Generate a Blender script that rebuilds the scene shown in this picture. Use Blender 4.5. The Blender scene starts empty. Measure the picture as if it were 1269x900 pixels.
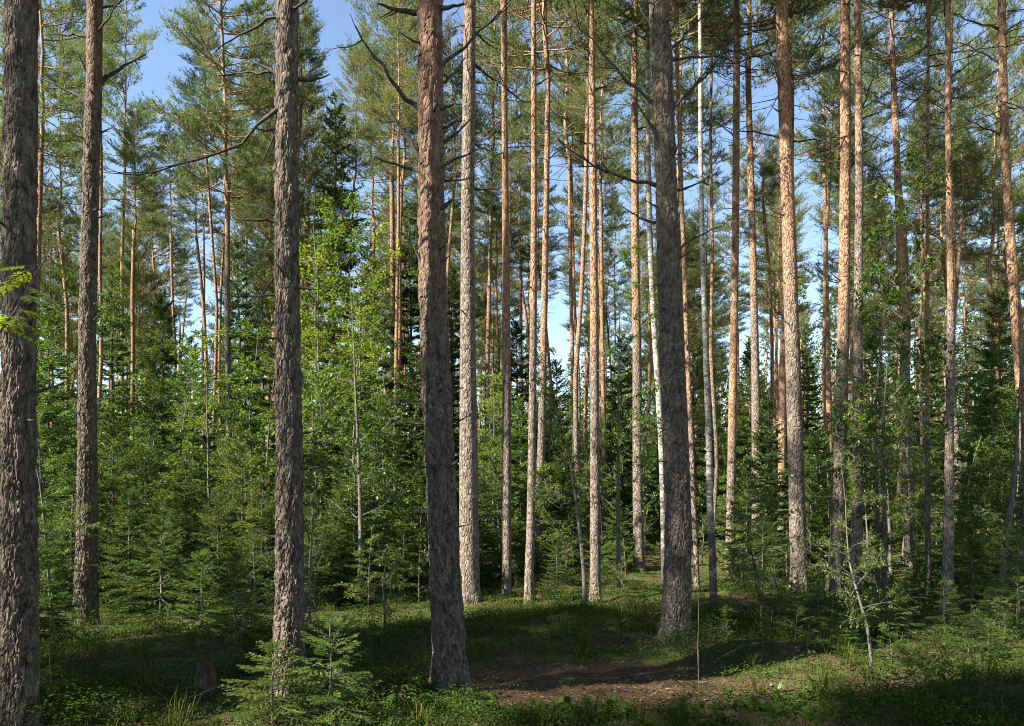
import bpy, math, random
import numpy as np
from mathutils import noise as mnoise, Vector

R = math.radians
SC = bpy.context.scene
COL = SC.collection
random.seed(7)
RNG = np.random.default_rng(11)

# ------------------------------------------------------------------ camera, sky, sun, exposure
CAM_H, F_PX, HOR = 1.6, 1000.0, 620.0          # eye height (m), focal length in photo pixels, horizon row
cam = bpy.data.cameras.new('camera')
cam.sensor_width = 36.0
cam.lens = 36.0 * F_PX / 1269.0
cam.shift_y = (HOR - 450.0) / 1269.0
cam.clip_start, cam.clip_end = 0.05, 1000.0
cam_o = bpy.data.objects.new('camera', cam)
cam_o.location = (0, 0, CAM_H)
cam_o.rotation_euler = (R(90), 0, 0)
COL.objects.link(cam_o)
SC.camera = cam_o

SUN_EL, SUN_BACK = R(41), R(27)                # the sun stands to the left, a little behind the camera
SDIR = Vector((-math.cos(SUN_BACK) * math.cos(SUN_EL), -math.sin(SUN_BACK) * math.cos(SUN_EL), math.sin(SUN_EL)))
world = bpy.data.worlds.new('World')
SC.world = world
world.use_nodes = True
wn = world.node_tree
bg = wn.nodes['Background']
sky = wn.nodes.new('ShaderNodeTexSky')
sky.sky_type = 'NISHITA'
sky.sun_disc = False
sky.sun_elevation = SUN_EL
sky.sun_rotation = math.atan2(SDIR.x, SDIR.y)
sky.altitude = 1000
sky.air_density, sky.dust_density, sky.ozone_density = 1.0, 0.0, 0.0
wn.links.new(sky.outputs[0], bg.inputs[0])
bg.inputs[1].default_value = 0.072
sl = bpy.data.lights.new('sun', 'SUN')
sl.energy, sl.angle, sl.color = 5.0, R(0.53), (1.0, 0.93, 0.80)
so = bpy.data.objects.new('sun', sl)
so.rotation_euler = SDIR.to_track_quat('Z', 'Y').to_euler()
so.location = (-20, -8, 30)
COL.objects.link(so)
vs = SC.view_settings
vs.view_transform, vs.look, vs.exposure, vs.gamma = 'Standard', 'None', 2.05, 1.0
vs.use_curve_mapping = False
cy = SC.cycles
cy.max_bounces, cy.diffuse_bounces, cy.glossy_bounces, cy.transmission_bounces = 5, 3, 1, 4
cy.transparent_max_bounces = 4
cy.use_denoising = True
cy.denoising_prefilter = 'NONE'
cy.pixel_filter_type = 'BLACKMAN_HARRIS'; cy.filter_width = 1.0
cy.caustics_reflective = cy.caustics_refractive = False

# ------------------------------------------------------------------ helpers
def unit(v):
    v = np.asarray(v, float)
    return v / np.maximum(np.linalg.norm(v, axis=-1, keepdims=True), 1e-9)

class MB:
    """collects vertices, triangles and quads (numpy) and links them as one mesh"""
    def __init__(s):
        s.v, s.t, s.q, s.tm, s.qm, s.a, s.n = [], [], [], [], [], [], 0
    def add(s, v, tri=None, quad=None, mat=0, tint=0.5):
        v = np.asarray(v, np.float32).reshape(-1, 3)
        s.v.append(v)
        s.a.append(np.broadcast_to(np.asarray(tint, np.float32), (len(v),)))
        if tri is not None and len(tri):
            tri = np.asarray(tri, np.int64).reshape(-1, 3); s.t.append(tri + s.n); s.tm.append(np.full(len(tri), mat))
        if quad is not None and len(quad):
            quad = np.asarray(quad, np.int64).reshape(-1, 4); s.q.append(quad + s.n); s.qm.append(np.full(len(quad), mat))
        s.n += len(v)
    def mesh(s, name, mats, smooth=True):
        v = np.concatenate(s.v); a = np.concatenate(s.a)
        t = np.concatenate(s.t) if s.t else np.zeros((0, 3), int)
        q = np.concatenate(s.q) if s.q else np.zeros((0, 4), int)
        me = bpy.data.meshes.new(name)
        me.vertices.add(len(v)); me.vertices.foreach_set('co', v.ravel())
        me.loops.add(t.size + q.size); me.polygons.add(len(t) + len(q))
        me.loops.foreach_set('vertex_index', np.concatenate([t.ravel(), q.ravel()]).astype(np.int32))
        st = np.concatenate([np.arange(len(t)) * 3, t.size + np.arange(len(q)) * 4]).astype(np.int32)
        me.polygons.foreach_set('loop_start', st)
        mi = np.concatenate([np.concatenate(s.tm) if s.tm else np.zeros(0), np.concatenate(s.qm) if s.qm else np.zeros(0)]).astype(np.int32)
        me.polygons.foreach_set('material_index', mi)
        me.polygons.foreach_set('use_smooth', np.full(len(mi), smooth))
        at = me.attributes.new('tint', 'FLOAT', 'POINT'); at.data.foreach_set('value', a.astype(np.float32))
        for m in mats: me.materials.append(m)
        me.update(calc_edges=True)
        return me

def tube(mb, pts, rad, seg=5, mat=0, tint=0.5, cap=True):
    pts = np.asarray(pts, float); rad = np.asarray(rad, float); n = len(pts)
    tg = unit(np.gradient(pts, axis=0))
    ref = np.array([1.0, 0.13, 0.07]) if abs(tg[:, 2]).mean() > .6 else np.array([0.05, 0.08, 1.0])
    u = unit(np.cross(tg, ref)); w = np.cross(tg, u)
    ang = np.arange(seg) * 2 * np.pi / seg
    v = pts[:, None] + rad[:, None, None] * (np.cos(ang)[None, :, None] * u[:, None] + np.sin(ang)[None, :, None] * w[:, None])
    i = np.arange(n - 1)[:, None] * seg; j = np.arange(seg)[None]; k = (j + 1) % seg
    q = np.stack([i + j, i + k, i + seg + k, i + seg + j], -1)
    tri = None
    vv = v.reshape(-1, 3)
    if cap:
        vv = np.concatenate([vv, pts[-1:]]); b = (n - 1) * seg
        tri = np.stack([b + np.arange(seg), b + (np.arange(seg) + 1) % seg, np.full(seg, n * seg)], -1)
    if np.ndim(tint): tint = np.concatenate([np.repeat(tint, seg), tint[-1:]] if cap else [np.repeat(tint, seg)])
    mb.add(vv, tri, q, mat, tint)

def blades(mb, p, d, ln, w, mat=1, tint=0.5, rng=RNG):
    """one slim triangle for each needle"""
    n = len(p)
    if not n: return
    d = unit(d); s = unit(np.cross(d, rng.normal(size=(n, 3))))
    ln = np.broadcast_to(ln, (n,))[:, None]; w = np.broadcast_to(w, (n,))[:, None]
    v = np.stack([p - s * w / 2, p + s * w / 2, p + d * ln], 1)
    mb.add(v, np.arange(n * 3).reshape(-1, 3), None, mat, np.repeat(np.broadcast_to(tint, (n,)), 3))

def leaves(mb, p, d, up, ln, w, mat=1, tint=0.5, simple=False):
    """folded pointed leaf, four triangles each"""
    n = len(p)
    if not n: return
    d = unit(d); s = unit(np.cross(d, up)); nn = np.cross(s, d)
    ln = np.broadcast_to(ln, (n,))[:, None]; w = np.broadcast_to(w, (n,))[:, None]
    if simple:                                             # tiny leaves: two triangles folded along the rib
        v = np.stack([p, p + d * ln * .45 + s * w / 2 + nn * w * .15, p + d * ln, p + d * ln * .45 - s * w / 2 + nn * w * .15], 1); b = np.arange(n)[:, None] * 4
        mb.add(v, np.concatenate([b + [0, 1, 2], b + [0, 2, 3]], 0), None, mat, np.repeat(np.broadcast_to(tint, (n,)), 4)); return
    mid = p + d * ln * .5 - nn * w * .12
    v = np.stack([p, p + d * ln * .42 + s * w / 2, p + d * ln * .42 - s * w / 2, p + d * ln - nn * ln * .1, mid], 1)
    b = np.arange(n)[:, None] * 5
    t = np.concatenate([b + [0, 1, 4], b + [4, 1, 3], b + [0, 4, 2], b + [4, 3, 2]], 0)
    mb.add(v, t, None, mat, np.repeat(np.broadcast_to(tint, (n,)), 5))

def thing(name, label, cat, loc, rz=0.0, group=None, sc=1.0):
    o = bpy.data.objects.new(name, None)
    o.empty_display_size = 0.2
    COL.objects.link(o)
    o.location = loc; o.rotation_euler = (0, 0, rz); o.scale = (sc, sc, sc)
    o['label'] = label; o['category'] = cat
    if group: o['group'] = group
    return o

def part(name, me, parent, loc=(0, 0, 0), rot=(0, 0, 0), sc=(1, 1, 1), label=None):
    o = bpy.data.objects.new(name, me)
    COL.objects.link(o)
    o.parent = parent; o.location = loc; o.rotation_euler = rot; o.scale = sc
    if label: o['label'] = label
    return o

def setting(name, me, kind='structure', label=None, cat=None):
    o = bpy.data.objects.new(name, me); COL.objects.link(o); o['kind'] = kind
    if label: o['label'] = label; o['category'] = cat
    return o

# ------------------------------------------------------------------ materials
def mat(name):
    m = bpy.data.materials.new(name); m.use_nodes = True
    nt = m.node_tree; nt.nodes.clear()
    return m, nt, nt.nodes, nt.links

def N(nodes, typ, **kw):
    n = nodes.new(typ)
    for k, v in kw.items():
        if k in ('op',): n.operation = v
        elif isinstance(k, str) and hasattr(n, k): setattr(n, k, v)
    return n

def ramp(nodes, links, src, stops):
    r = nodes.new('ShaderNodeValToRGB'); e = r.color_ramp.elements
    while len(e) < len(stops): e.new(0.5)
    for i, (p, c) in enumerate(stops):
        e[i].position = p; e[i].color = (*c, 1) if len(c) == 3 else c
    links.new(src, r.inputs[0])
    return r

def mixc(nodes, links, f, a, b, typ='MIX'):
    m = nodes.new('ShaderNodeMix'); m.data_type = 'RGBA'; m.blend_type = typ
    for s, i in ((f, 0), (a, 6), (b, 7)):
        if isinstance(s, (int, float)): m.inputs[i].default_value = s
        elif isinstance(s, tuple): m.inputs[i].default_value = (*s, 1)
        else: links.new(s, m.inputs[i])
    return m.outputs[2]

def coords(nodes, links, scale=(1, 1, 1), rand=True):
    """object coordinates shifted by a random amount for each object"""
    tc = nodes.new('ShaderNodeTexCoord'); mp = nodes.new('ShaderNodeMapping')
    mp.inputs['Scale'].default_value = scale
    if rand:
        oi = nodes.new('ShaderNodeObjectInfo'); mu = nodes.new('ShaderNodeMath'); mu.operation = 'MULTIPLY'
        mu.inputs[1].default_value = 57.0; links.new(oi.outputs['Random'], mu.inputs[0])
        links.new(mu.outputs[0], mp.inputs['Location'])
    links.new(tc.outputs['Object'], mp.inputs[0])
    return mp.outputs[0]

def tex(nodes, links, vec, scale, detail=4, rough=.6, dist=0.0):
    t = nodes.new('ShaderNodeTexNoise'); t.inputs['Scale'].default_value = scale
    t.inputs['Detail'].default_value = detail; t.inputs['Roughness'].default_value = rough; t.inputs['Distortion'].default_value = dist
    links.new(vec, t.inputs['Vector'])
    return t.outputs[0]

def foliage(name, dark, mid, light, trans=.35, var=.25, gloss=.02):
    m, nt, nd, lk = mat(name)
    at = nd.new('ShaderNodeAttribute'); at.attribute_name = 'tint'
    rp = ramp(nd, lk, at.outputs['Fac'], [(0, dark), (.5, mid), (1, light)])
    oi = nd.new('ShaderNodeObjectInfo')
    hs = nd.new('ShaderNodeHueSaturation')
    mr = nd.new('ShaderNodeMapRange'); mr.inputs[3].default_value = 1 - var; mr.inputs[4].default_value = 1 + var
    lk.new(oi.outputs['Random'], mr.inputs[0]); lk.new(mr.outputs[0], hs.inputs['Value'])
    mh = nd.new('ShaderNodeMapRange'); mh.inputs[3].default_value = .52; mh.inputs[4].default_value = .48
    mm = nd.new('ShaderNodeMath'); mm.operation = 'FRACT'; mx = nd.new('ShaderNodeMath'); mx.operation = 'MULTIPLY'; mx.inputs[1].default_value = 7.31
    lk.new(oi.outputs['Random'], mx.inputs[0]); lk.new(mx.outputs[0], mm.inputs[0]); lk.new(mm.outputs[0], mh.inputs[0]); lk.new(mh.outputs[0], hs.inputs['Hue'])
    lk.new(rp.outputs[0], hs.inputs['Color'])
    df = nd.new('ShaderNodeBsdfDiffuse'); tl = nd.new('ShaderNodeBsdfTranslucent'); gl = nd.new('ShaderNodeBsdfGlossy'); gl.inputs['Roughness'].default_value = .45
    yl = mixc(nd, lk, 1.0, hs.outputs[0], (1.25, 1.2, .55), 'MULTIPLY')
    lk.new(hs.outputs[0], df.inputs[0]); lk.new(yl, tl.inputs[0])
    a = nd.new('ShaderNodeMixShader'); a.inputs[0].default_value = trans; lk.new(df.outputs[0], a.inputs[1]); lk.new(tl.outputs[0], a.inputs[2])
    b = nd.new('ShaderNodeMixShader'); b.inputs[0].default_value = gloss; lk.new(a.outputs[0], b.inputs[1]); lk.new(gl.outputs[0], b.inputs[2])
    out = nd.new('ShaderNodeOutputMaterial'); lk.new(b.outputs[0], out.inputs[0])
    return m

def bark(name, low, low2, upc, up2, lichen=.0, crack=1.0):
    """pine bark: grey fissured plates below, thin orange flakes higher up (attribute tint = how far up)"""
    m, nt, nd, lk = mat(name)
    v = coords(nd, lk, (1, 1, .45)); v1 = coords(nd, lk, (1, 1, 1))
    n1 = tex(nd, lk, v, 26, 5, .65, .5); n2 = tex(nd, lk, v1, 3.0, 3); n3 = tex(nd, lk, v1, 70, 4, .7)
    lowc = mixc(nd, lk, ramp(nd, lk, n1, [(.35, (0, 0, 0)), (.65, (1, 1, 1))]).outputs[0], low, low2)
    upcc = mixc(nd, lk, ramp(nd, lk, n1, [(.35, (0, 0, 0)), (.68, (1, 1, 1))]).outputs[0], upc, up2)
    at = nd.new('ShaderNodeAttribute'); at.attribute_name = 'tint'
    ad = nd.new('ShaderNodeMath'); ad.operation = 'ADD'
    sb = nd.new('ShaderNodeMath'); sb.operation = 'MULTIPLY_ADD'; sb.inputs[1].default_value = .9; sb.inputs[2].default_value = -.45
    lk.new(n2, sb.inputs[0]); lk.new(at.outputs['Fac'], ad.inputs[0]); lk.new(sb.outputs[0], ad.inputs[1])
    f = ramp(nd, lk, ad.outputs[0], [(.25, (0, 0, 0)), (.75, (1, 1, 1))]).outputs[0]
    c = mixc(nd, lk, f, lowc, upcc)
    if lichen:
        lm = ramp(nd, lk, tex(nd, lk, v1, 7, 6, .7), [(.56, (0, 0, 0)), (.66, (lichen,) * 3)]).outputs[0]
        c = mixc(nd, lk, lm, c, (.22, .25, .17))
    n4 = tex(nd, lk, coords(nd, lk, (1, 1, .5)), 13, 5, .75, 1.0)
    c = mixc(nd, lk, .75, c, ramp(nd, lk, n4, [(.36, (.32, .30, .29)), (.47, (.95, .95, .95)), (.68, (1.25, 1.22, 1.2))]).outputs[0], 'MULTIPLY')
    c = mixc(nd, lk, .5, c, ramp(nd, lk, n3, [(.3, (.55, .55, .55)), (.7, (1.35, 1.35, 1.35))]).outputs[0], 'MULTIPLY')
    vo = nd.new('ShaderNodeTexVoronoi'); vo.feature = 'DISTANCE_TO_EDGE'; vo.inputs['Scale'].default_value = 20
    wv = mixc(nd, lk, .06, v, nd.new('ShaderNodeTexNoise').outputs['Color'], 'LINEAR_LIGHT'); lk.new(wv, vo.inputs['Vector'])
    ed = ramp(nd, lk, vo.outputs['Distance'], [(0, (0, 0, 0)), (.18, (1, 1, 1))]).outputs[0]
    b1 = nd.new('ShaderNodeBump'); b1.inputs['Strength'].default_value = .8 * crack; b1.inputs['Distance'].default_value = .02; lk.new(ed, b1.inputs['Height'])
    b2 = nd.new('ShaderNodeBump'); b2.inputs['Strength'].default_value = .7; b2.inputs['Distance'].default_value = .012; lk.new(n1, b2.inputs['Height'])
    if crack: lk.new(b1.outputs[0], b2.inputs['Normal'])
    p = nd.new('ShaderNodeBsdfPrincipled'); p.inputs['Roughness'].default_value = .9; p.inputs['Specular IOR Level'].default_value = .15
    lk.new(c, p.inputs['Base Color']); lk.new(b2.outputs[0], p.inputs['Normal'])
    out = nd.new('ShaderNodeOutputMaterial'); lk.new(p.outputs[0], out.inputs[0])
    return m

def wood(name, a, b, sc=30.0, stretch=.3, marks=None):
    m, nt, nd, lk = mat(name)
    v = coords(nd, lk, (1, 1, stretch))
    n1 = tex(nd, lk, v, sc, 4)
    c = mixc(nd, lk, ramp(nd, lk, n1, [(.35, (0, 0, 0)), (.65, (1, 1, 1))]).outputs[0], a, b)
    if marks:
        n2 = tex(nd, lk, coords(nd, lk, (1, 1, 2.6)), 5, 6, .8, 1.5)
        c = mixc(nd, lk, ramp(nd, lk, n2, [(.50, (0, 0, 0)), (.58, (1, 1, 1))]).outputs[0], c, marks)
        n3 = tex(nd, lk, coords(nd, lk, (1, 1, 1.6)), 4, 4, .7)
        at = nd.new('ShaderNodeAttribute'); at.attribute_name = 'tint'
        ad = nd.new('ShaderNodeMath'); ad.operation = 'SUBTRACT'; lk.new(n3, ad.inputs[0]); lk.new(at.outputs['Fac'], ad.inputs[1])
        c = mixc(nd, lk, ramp(nd, lk, ad.outputs[0], [(.25, (0, 0, 0)), (.4, (1, 1, 1))]).outputs[0], c, (.06, .05, .045))
    bp = nd.new('ShaderNodeBump'); bp.inputs['Strength'].default_value = .4; bp.inputs['Distance'].default_value = .008; lk.new(n1, bp.inputs['Height'])
    p = nd.new('ShaderNodeBsdfPrincipled'); p.inputs['Roughness'].default_value = .85; p.inputs['Specular IOR Level'].default_value = .2
    lk.new(c, p.inputs['Base Color']); lk.new(bp.outputs[0], p.inputs['Normal'])
    out = nd.new('ShaderNodeOutputMaterial'); lk.new(p.outputs[0], out.inputs[0])
    return m

M_BARK = bark('pine_bark', (.085, .062, .048), (.27, .225, .185), (.18, .10, .062), (.42, .27, .17), .0, 1.0)
M_BARKN = bark('pine_bark_close', (.056, .042, .032), (.175, .140, .113), (.115, .066, .044), (.215, .135, .092), .5, .8)
M_LIMB = wood('pine_limb', (.15, .095, .06), (.36, .23, .14), 25)
M_DEAD = wood('dead_branch', (.030, .025, .021), (.085, .072, .06), 40)
M_GREY = wood('grey_sapling_bark', (.065, .057, .046), (.17, .155, .13), 35)
M_BIRCH = wood('birch_bark', (.20, .185, .16), (.42, .39, .345), 12, 1.0, (.05, .045, .04))
M_STUMP = wood('rotten_wood', (.035, .018, .011), (.11, .05, .025), 40, .2)
M_PINE = foliage('pine_needles', (.072, .112, .044), (.122, .178, .064), (.185, .235, .082), .5)
M_SPRUCE = foliage('spruce_needles', (.034, .062, .015), (.068, .118, .026), (.13, .18, .032), .42)
M_LEAF = foliage('leaf_green', (.046, .086, .012), (.092, .152, .021), (.165, .21, .028), .55)
M_LEAFY = foliage('leaf_yellow_green', (.10, .165, .018), (.165, .23, .024), (.26, .285, .035), .6)
M_AUT = foliage('autumn_leaf', (.16, .09, .03), (.24, .15, .04), (.30, .22, .05), .4)
M_GRASS = foliage('grass_blade', (.022, .040, .008), (.050, .078, .015), (.15, .145, .045), .35, gloss=0.0)
M_HERB = foliage('berry_leaf', (.022, .046, .010), (.045, .085, .018), (.09, .115, .026), .35, gloss=0.0)
M_LITTER = foliage('litter', (.06, .035, .018), (.16, .09, .045), (.30, .19, .10), .1)

# ------------------------------------------------------------------ ground
_w = np.random.default_rng(3)
WAV = [(1 / l * 2 * np.pi, a, _w.uniform(0, 2 * np.pi), _w.uniform(0, 2 * np.pi)) for l, a in
       [(17, .05), (11, .05), (7, .035), (5, .03), (3.3, .025), (2.3, .022), (1.6, .018), (1.1, .020), (.8, .017), (.55, .013), (.4, .010), (.28, .007)] for _ in range(2)]
def px_ground(px, py):
    d = CAM_H * F_PX / (py - HOR)
    return (px - 634.5) / F_PX * d, d
def bump(x, y, cx, cy, rx, ry, h):
    return h * np.exp(-(((x - cx) / rx) ** 2 + ((y - cy) / ry) ** 2))
PATH = [(655, 838, .9), (620, 852, .8), (610, 866, .6), (700, 866, .9), (860, 846, .5), (700, 852, 1.1), (760, 845, 1.1), (820, 838, .8), (790, 870, .9), (700, 878, .6), (880, 852, .45), (930, 852, .35), (980, 851, .33), (1040, 853, .33), (1085, 852, .3), (1120, 849, .33), (1160, 848, .3), (1190, 846, .33),
        (800, 800, .5), (810, 780, .45), (760, 806, .4), (240, 815, .35), (490, 832, .3), (690, 748, .7), (730, 748, .6), (915, 746, .7), (1150, 742, .7), (130, 888, .4), (900, 812, .45), (960, 818, .45)]
PATHW = [(*px_ground(a, b), r) for a, b, r in PATH]
def litter_mask(x, y):
    x = np.asarray(x, float); y = np.asarray(y, float)
    m = np.zeros(np.broadcast(x, y).shape)
    for cx, cy_, r in PATHW:
        m = np.maximum(m, np.exp(-(((x - cx) / (r * 1.3)) ** 2 + ((y - cy_) / (r * .75)) ** 2) * 1.2))
    wob = .22 * np.sin(x * 4.1 + np.sin(y * 3.3) * 1.5) * np.sin(y * 5.2 + x * 1.7) + .24 * np.sin(x * 9 + y * 3) * np.sin(y * 11 - x * 4) + .16 * np.sin(x * 23 - y * 7) * np.sin(y * 19 + x * 9)
    return np.clip((m + wob * .9 - .42) * 2.6, 0, 1)
MOUNDS = [(*px_ground(690, 835), .22, .16, .09), (*px_ground(945, 815), .75, .4, .20), (*px_ground(1120, 800), 1.0, .5, .18), (*px_ground(850, 815), .35, .25, .09),
          (*px_ground(690, 775), 1.4, .8, .13), (*px_ground(250, 800), 1.2, .7, .10), (*px_ground(420, 860), .7, .4, .10), (*px_ground(1230, 860), .8, .4, .10), (*px_ground(480, 790), 1.1, .7, .12), (*px_ground(560, 872), .42, .36, .06), (*px_ground(838, 798), .5, .4, .06), (*px_ground(358, 898), .4, .35, .05), (*px_ground(582, 750), .6, .5, .06), (*px_ground(990, 740), .6, .5, .06), (*px_ground(770, 862), .3, .2, .05), (*px_ground(620, 868), .35, .2, .06)]
def gz(x, y):
    x = np.asarray(x, float); y = np.asarray(y, float)
    z = np.zeros(np.broadcast(x, y).shape)
    for k, a, th, ph in WAV:
        z = z + a * .55 * np.sin(k * (x * math.cos(th) + y * math.sin(th)) + ph)
    z = z * (1 - .55 * litter_mask(x, y)) - .025 * litter_mask(x, y)
    for cx, cy_, rx, ry, h in MOUNDS:
        z = z + bump(x, y, cx, cy_, rx, ry, h)
    return z
def g1(x, y): return float(gz(x, y))

def axis(lo, hi, flo, fhi, fine, grow):
    a = list(np.arange(flo, fhi, fine)); s = fine
    while a[-1] < hi: s *= grow; a.append(a[-1] + s)
    b = [flo]; s = fine
    while b[-1] > lo: s *= grow; b.append(b[-1] - s)
    return np.array(b[:0:-1] + a)
gx = axis(-260, 260, -8.5, 8.5, .075, 1.09); gy = axis(-120, 420, 4.6, 14, .07, 1.07)
GX, GY = np.meshgrid(gx, gy)
GZ = gz(GX, GY)
nx, ny = len(gx), len(gy)
q = (np.arange(ny - 1)[:, None] * nx + np.arange(nx - 1)[None]).ravel()
mb = MB(); mb.add(np.stack([GX, GY, GZ], -1), None, np.stack([q, q + 1, q + nx + 1, q + nx], -1), 0, litter_mask(GX, GY).ravel())
m, nt, nd, lk = mat('forest_floor')
tc = nd.new('ShaderNodeTexCoord'); vec = tc.outputs['Object']
a1 = tex(nd, lk, vec, 1.3, 5, .6); a2 = tex(nd, lk, vec, 9, 5, .65); a3 = tex(nd, lk, vec, 60, 3, .6)
moss = ramp(nd, lk, a2, [(.3, (.018, .026, .008)), (.5, (.045, .065, .014)), (.7, (.095, .105, .025))]).outputs[0]
need = ramp(nd, lk, a3, [(.3, (.022, .014, .009)), (.55, (.075, .046, .028)), (.78, (.18, .115, .07))]).outputs[0]
fm = ramp(nd, lk, a1, [(.44, (0, 0, 0)), (.58, (.85, .85, .85))]).outputs[0]
base = mixc(nd, lk, fm, moss, need)
at = nd.new('ShaderNodeAttribute'); at.attribute_name = 'tint'
base = mixc(nd, lk, at.outputs['Fac'], base, need)
bp = nd.new('ShaderNodeBump'); bp.inputs['Strength'].default_value = .8; bp.inputs['Distance'].default_value = .03
lk.new(a2, bp.inputs['Height'])
bq = nd.new('ShaderNodeBump'); bq.inputs['Strength'].default_value = .8; bq.inputs['Distance'].default_value = .012; lk.new(a3, bq.inputs['Height']); lk.new(bp.outputs[0], bq.inputs['Normal'])
p = nd.new('ShaderNodeBsdfPrincipled'); p.inputs['Roughness'].default_value = .95; p.inputs['Specular IOR Level'].default_value = .1
lk.new(base, p.inputs['Base Color']); lk.new(bq.outputs[0], p.inputs['Normal'])
lk.new(p.outputs[0], nd.new('ShaderNodeOutputMaterial').inputs[0])
setting('ground', mb.mesh('ground', [m]))

# ------------------------------------------------------------------ tree meshes
def curve_pts(p0, d, ln, n, lift=0.0, droop=0.0, wob=0.0, rng=RNG):
    s = np.linspace(0, 1, n)[:, None]
    pts = p0 + d * ln * s + np.array([0, 0, 1.0]) * (lift * s ** 2 - droop * s * (1 - s * .3)) * ln
    if wob: pts[1:] += np.cumsum(rng.normal(scale=wob * ln / n, size=(n - 1, 3)), 0)
    return pts

def pine_crown(seed, H, L, step=.42, low=.8, dead=4.0, nb=(3, 5), bl=15):
    """stem top, living limbs with needle tufts, and dead bare limbs below the crown (origin: crown base on the stem)"""
    rng = np.random.default_rng(seed); mb = MB()
    z = np.linspace(-.3, H, 14)
    st = np.stack([rng.normal(scale=.04, size=14).cumsum() * (z > .3), rng.normal(scale=.04, size=14).cumsum() * (z > .3), z], -1)
    tube(mb, st, np.interp(z, [0, H], [.075, .01]), 7, 0)
    P, D, T = [], [], []
    stem = lambda h: np.array([np.interp(h, z, st[:, 0]), np.interp(h, z, st[:, 1]), h])
    h = 0.0
    while h < H:
        u = h / H
        for k in range(rng.integers(nb[0], nb[1] + 1)):
            az = rng.uniform(0, 2 * np.pi); el = np.interp(u, [0, .5, 1], [-.08, .22, .95]) + rng.normal(scale=.12)
            ln = L * np.interp(u, [0, .25, .6, .85, 1], [low, 1, .82, .42, .14]) * rng.uniform(.55, 1.15)
            d = np.array([math.cos(az) * math.cos(el), math.sin(az) * math.cos(el), math.sin(el)])
            b = curve_pts(stem(h + rng.uniform(-.1, .1)), d, ln, 7, .22, .08, .06, rng)
            tube(mb, b, np.linspace(.009 + .008 * ln, .004, 7), 4, 0)
            ns = int(3 + ln * 4.5)
            for s in np.linspace(.3, 1, ns):
                p0 = np.array([np.interp(s, np.linspace(0, 1, 7), b[:, i]) for i in range(3)])
                for sd in ((-1, 1) if s < .97 else (0,)):
                    a2 = az + sd * rng.uniform(.5, 1.15); e2 = el * .6 + rng.uniform(-.1, .5)
                    d2 = np.array([math.cos(a2) * math.cos(e2), math.sin(a2) * math.cos(e2), math.sin(e2)])
                    l2 = (.36 * ln * (1.08 - s) + .16) * rng.uniform(.7, 1.3)
                    c = curve_pts(p0, d2, l2, 4, .25, 0, .05, rng)
                    tube(mb, c, np.linspace(.008, .003, 4), 3, 0, cap=False)
                    nt_ = max(2, int(l2 / .10))
                    for r in np.linspace(.42, 1, nt_):
                        q = c[0] + (c[-1] - c[0]) * r
                        P.append(q + rng.normal(scale=.035, size=3)); D.append(d2 * .8 + [0, 0, .45] + rng.normal(scale=.45, size=3)); T.append(rng.uniform(.15, .85))
        h += step * rng.uniform(.7, 1.3)
    for _ in range(int(dead * 4)):
        h = -rng.uniform(.1, dead); az = rng.uniform(0, 2 * np.pi); el = rng.uniform(-.35, .35); ln = rng.uniform(.3, 1.9)
        d = np.array([math.cos(az) * math.cos(el), math.sin(az) * math.cos(el), math.sin(el)])
        b = curve_pts(np.array([0, 0, h]), d, ln, 6, rng.uniform(-.15, .25), .1, .10, rng)
        tube(mb, b, np.linspace(.012, .003, 6), 4, 2)
        for s in rng.uniform(.35, 1, int(ln * 4)):
            p0 = np.array([np.interp(s, np.linspace(0, 1, 6), b[:, i]) for i in range(3)])
            tube(mb, curve_pts(p0, unit(d + rng.normal(scale=.7, size=3)), ln * rng.uniform(.12, .35), 4, .1, 0, .12, rng), np.linspace(.006, .002, 4), 3, 2, cap=False)
    P, D, T = np.array(P), unit(np.array(D)), np.array(T)
    n = len(P); P = np.repeat(P, bl, 0); D0 = np.repeat(D, bl, 0); T = np.repeat(T, bl)
    dd = unit(D0 * .75 + rng.normal(scale=.55, size=P.shape))
    P = P + D0 * rng.uniform(-.05, .07, (len(P), 1))
    blades(mb, P, dd, rng.uniform(.07, .125, len(P)), .0125, 1, np.clip(T + rng.normal(scale=.1, size=len(T)), 0, 1), rng)
    return mb.mesh('pine_crown', [M_LIMB, M_PINE, M_DEAD])

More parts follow.
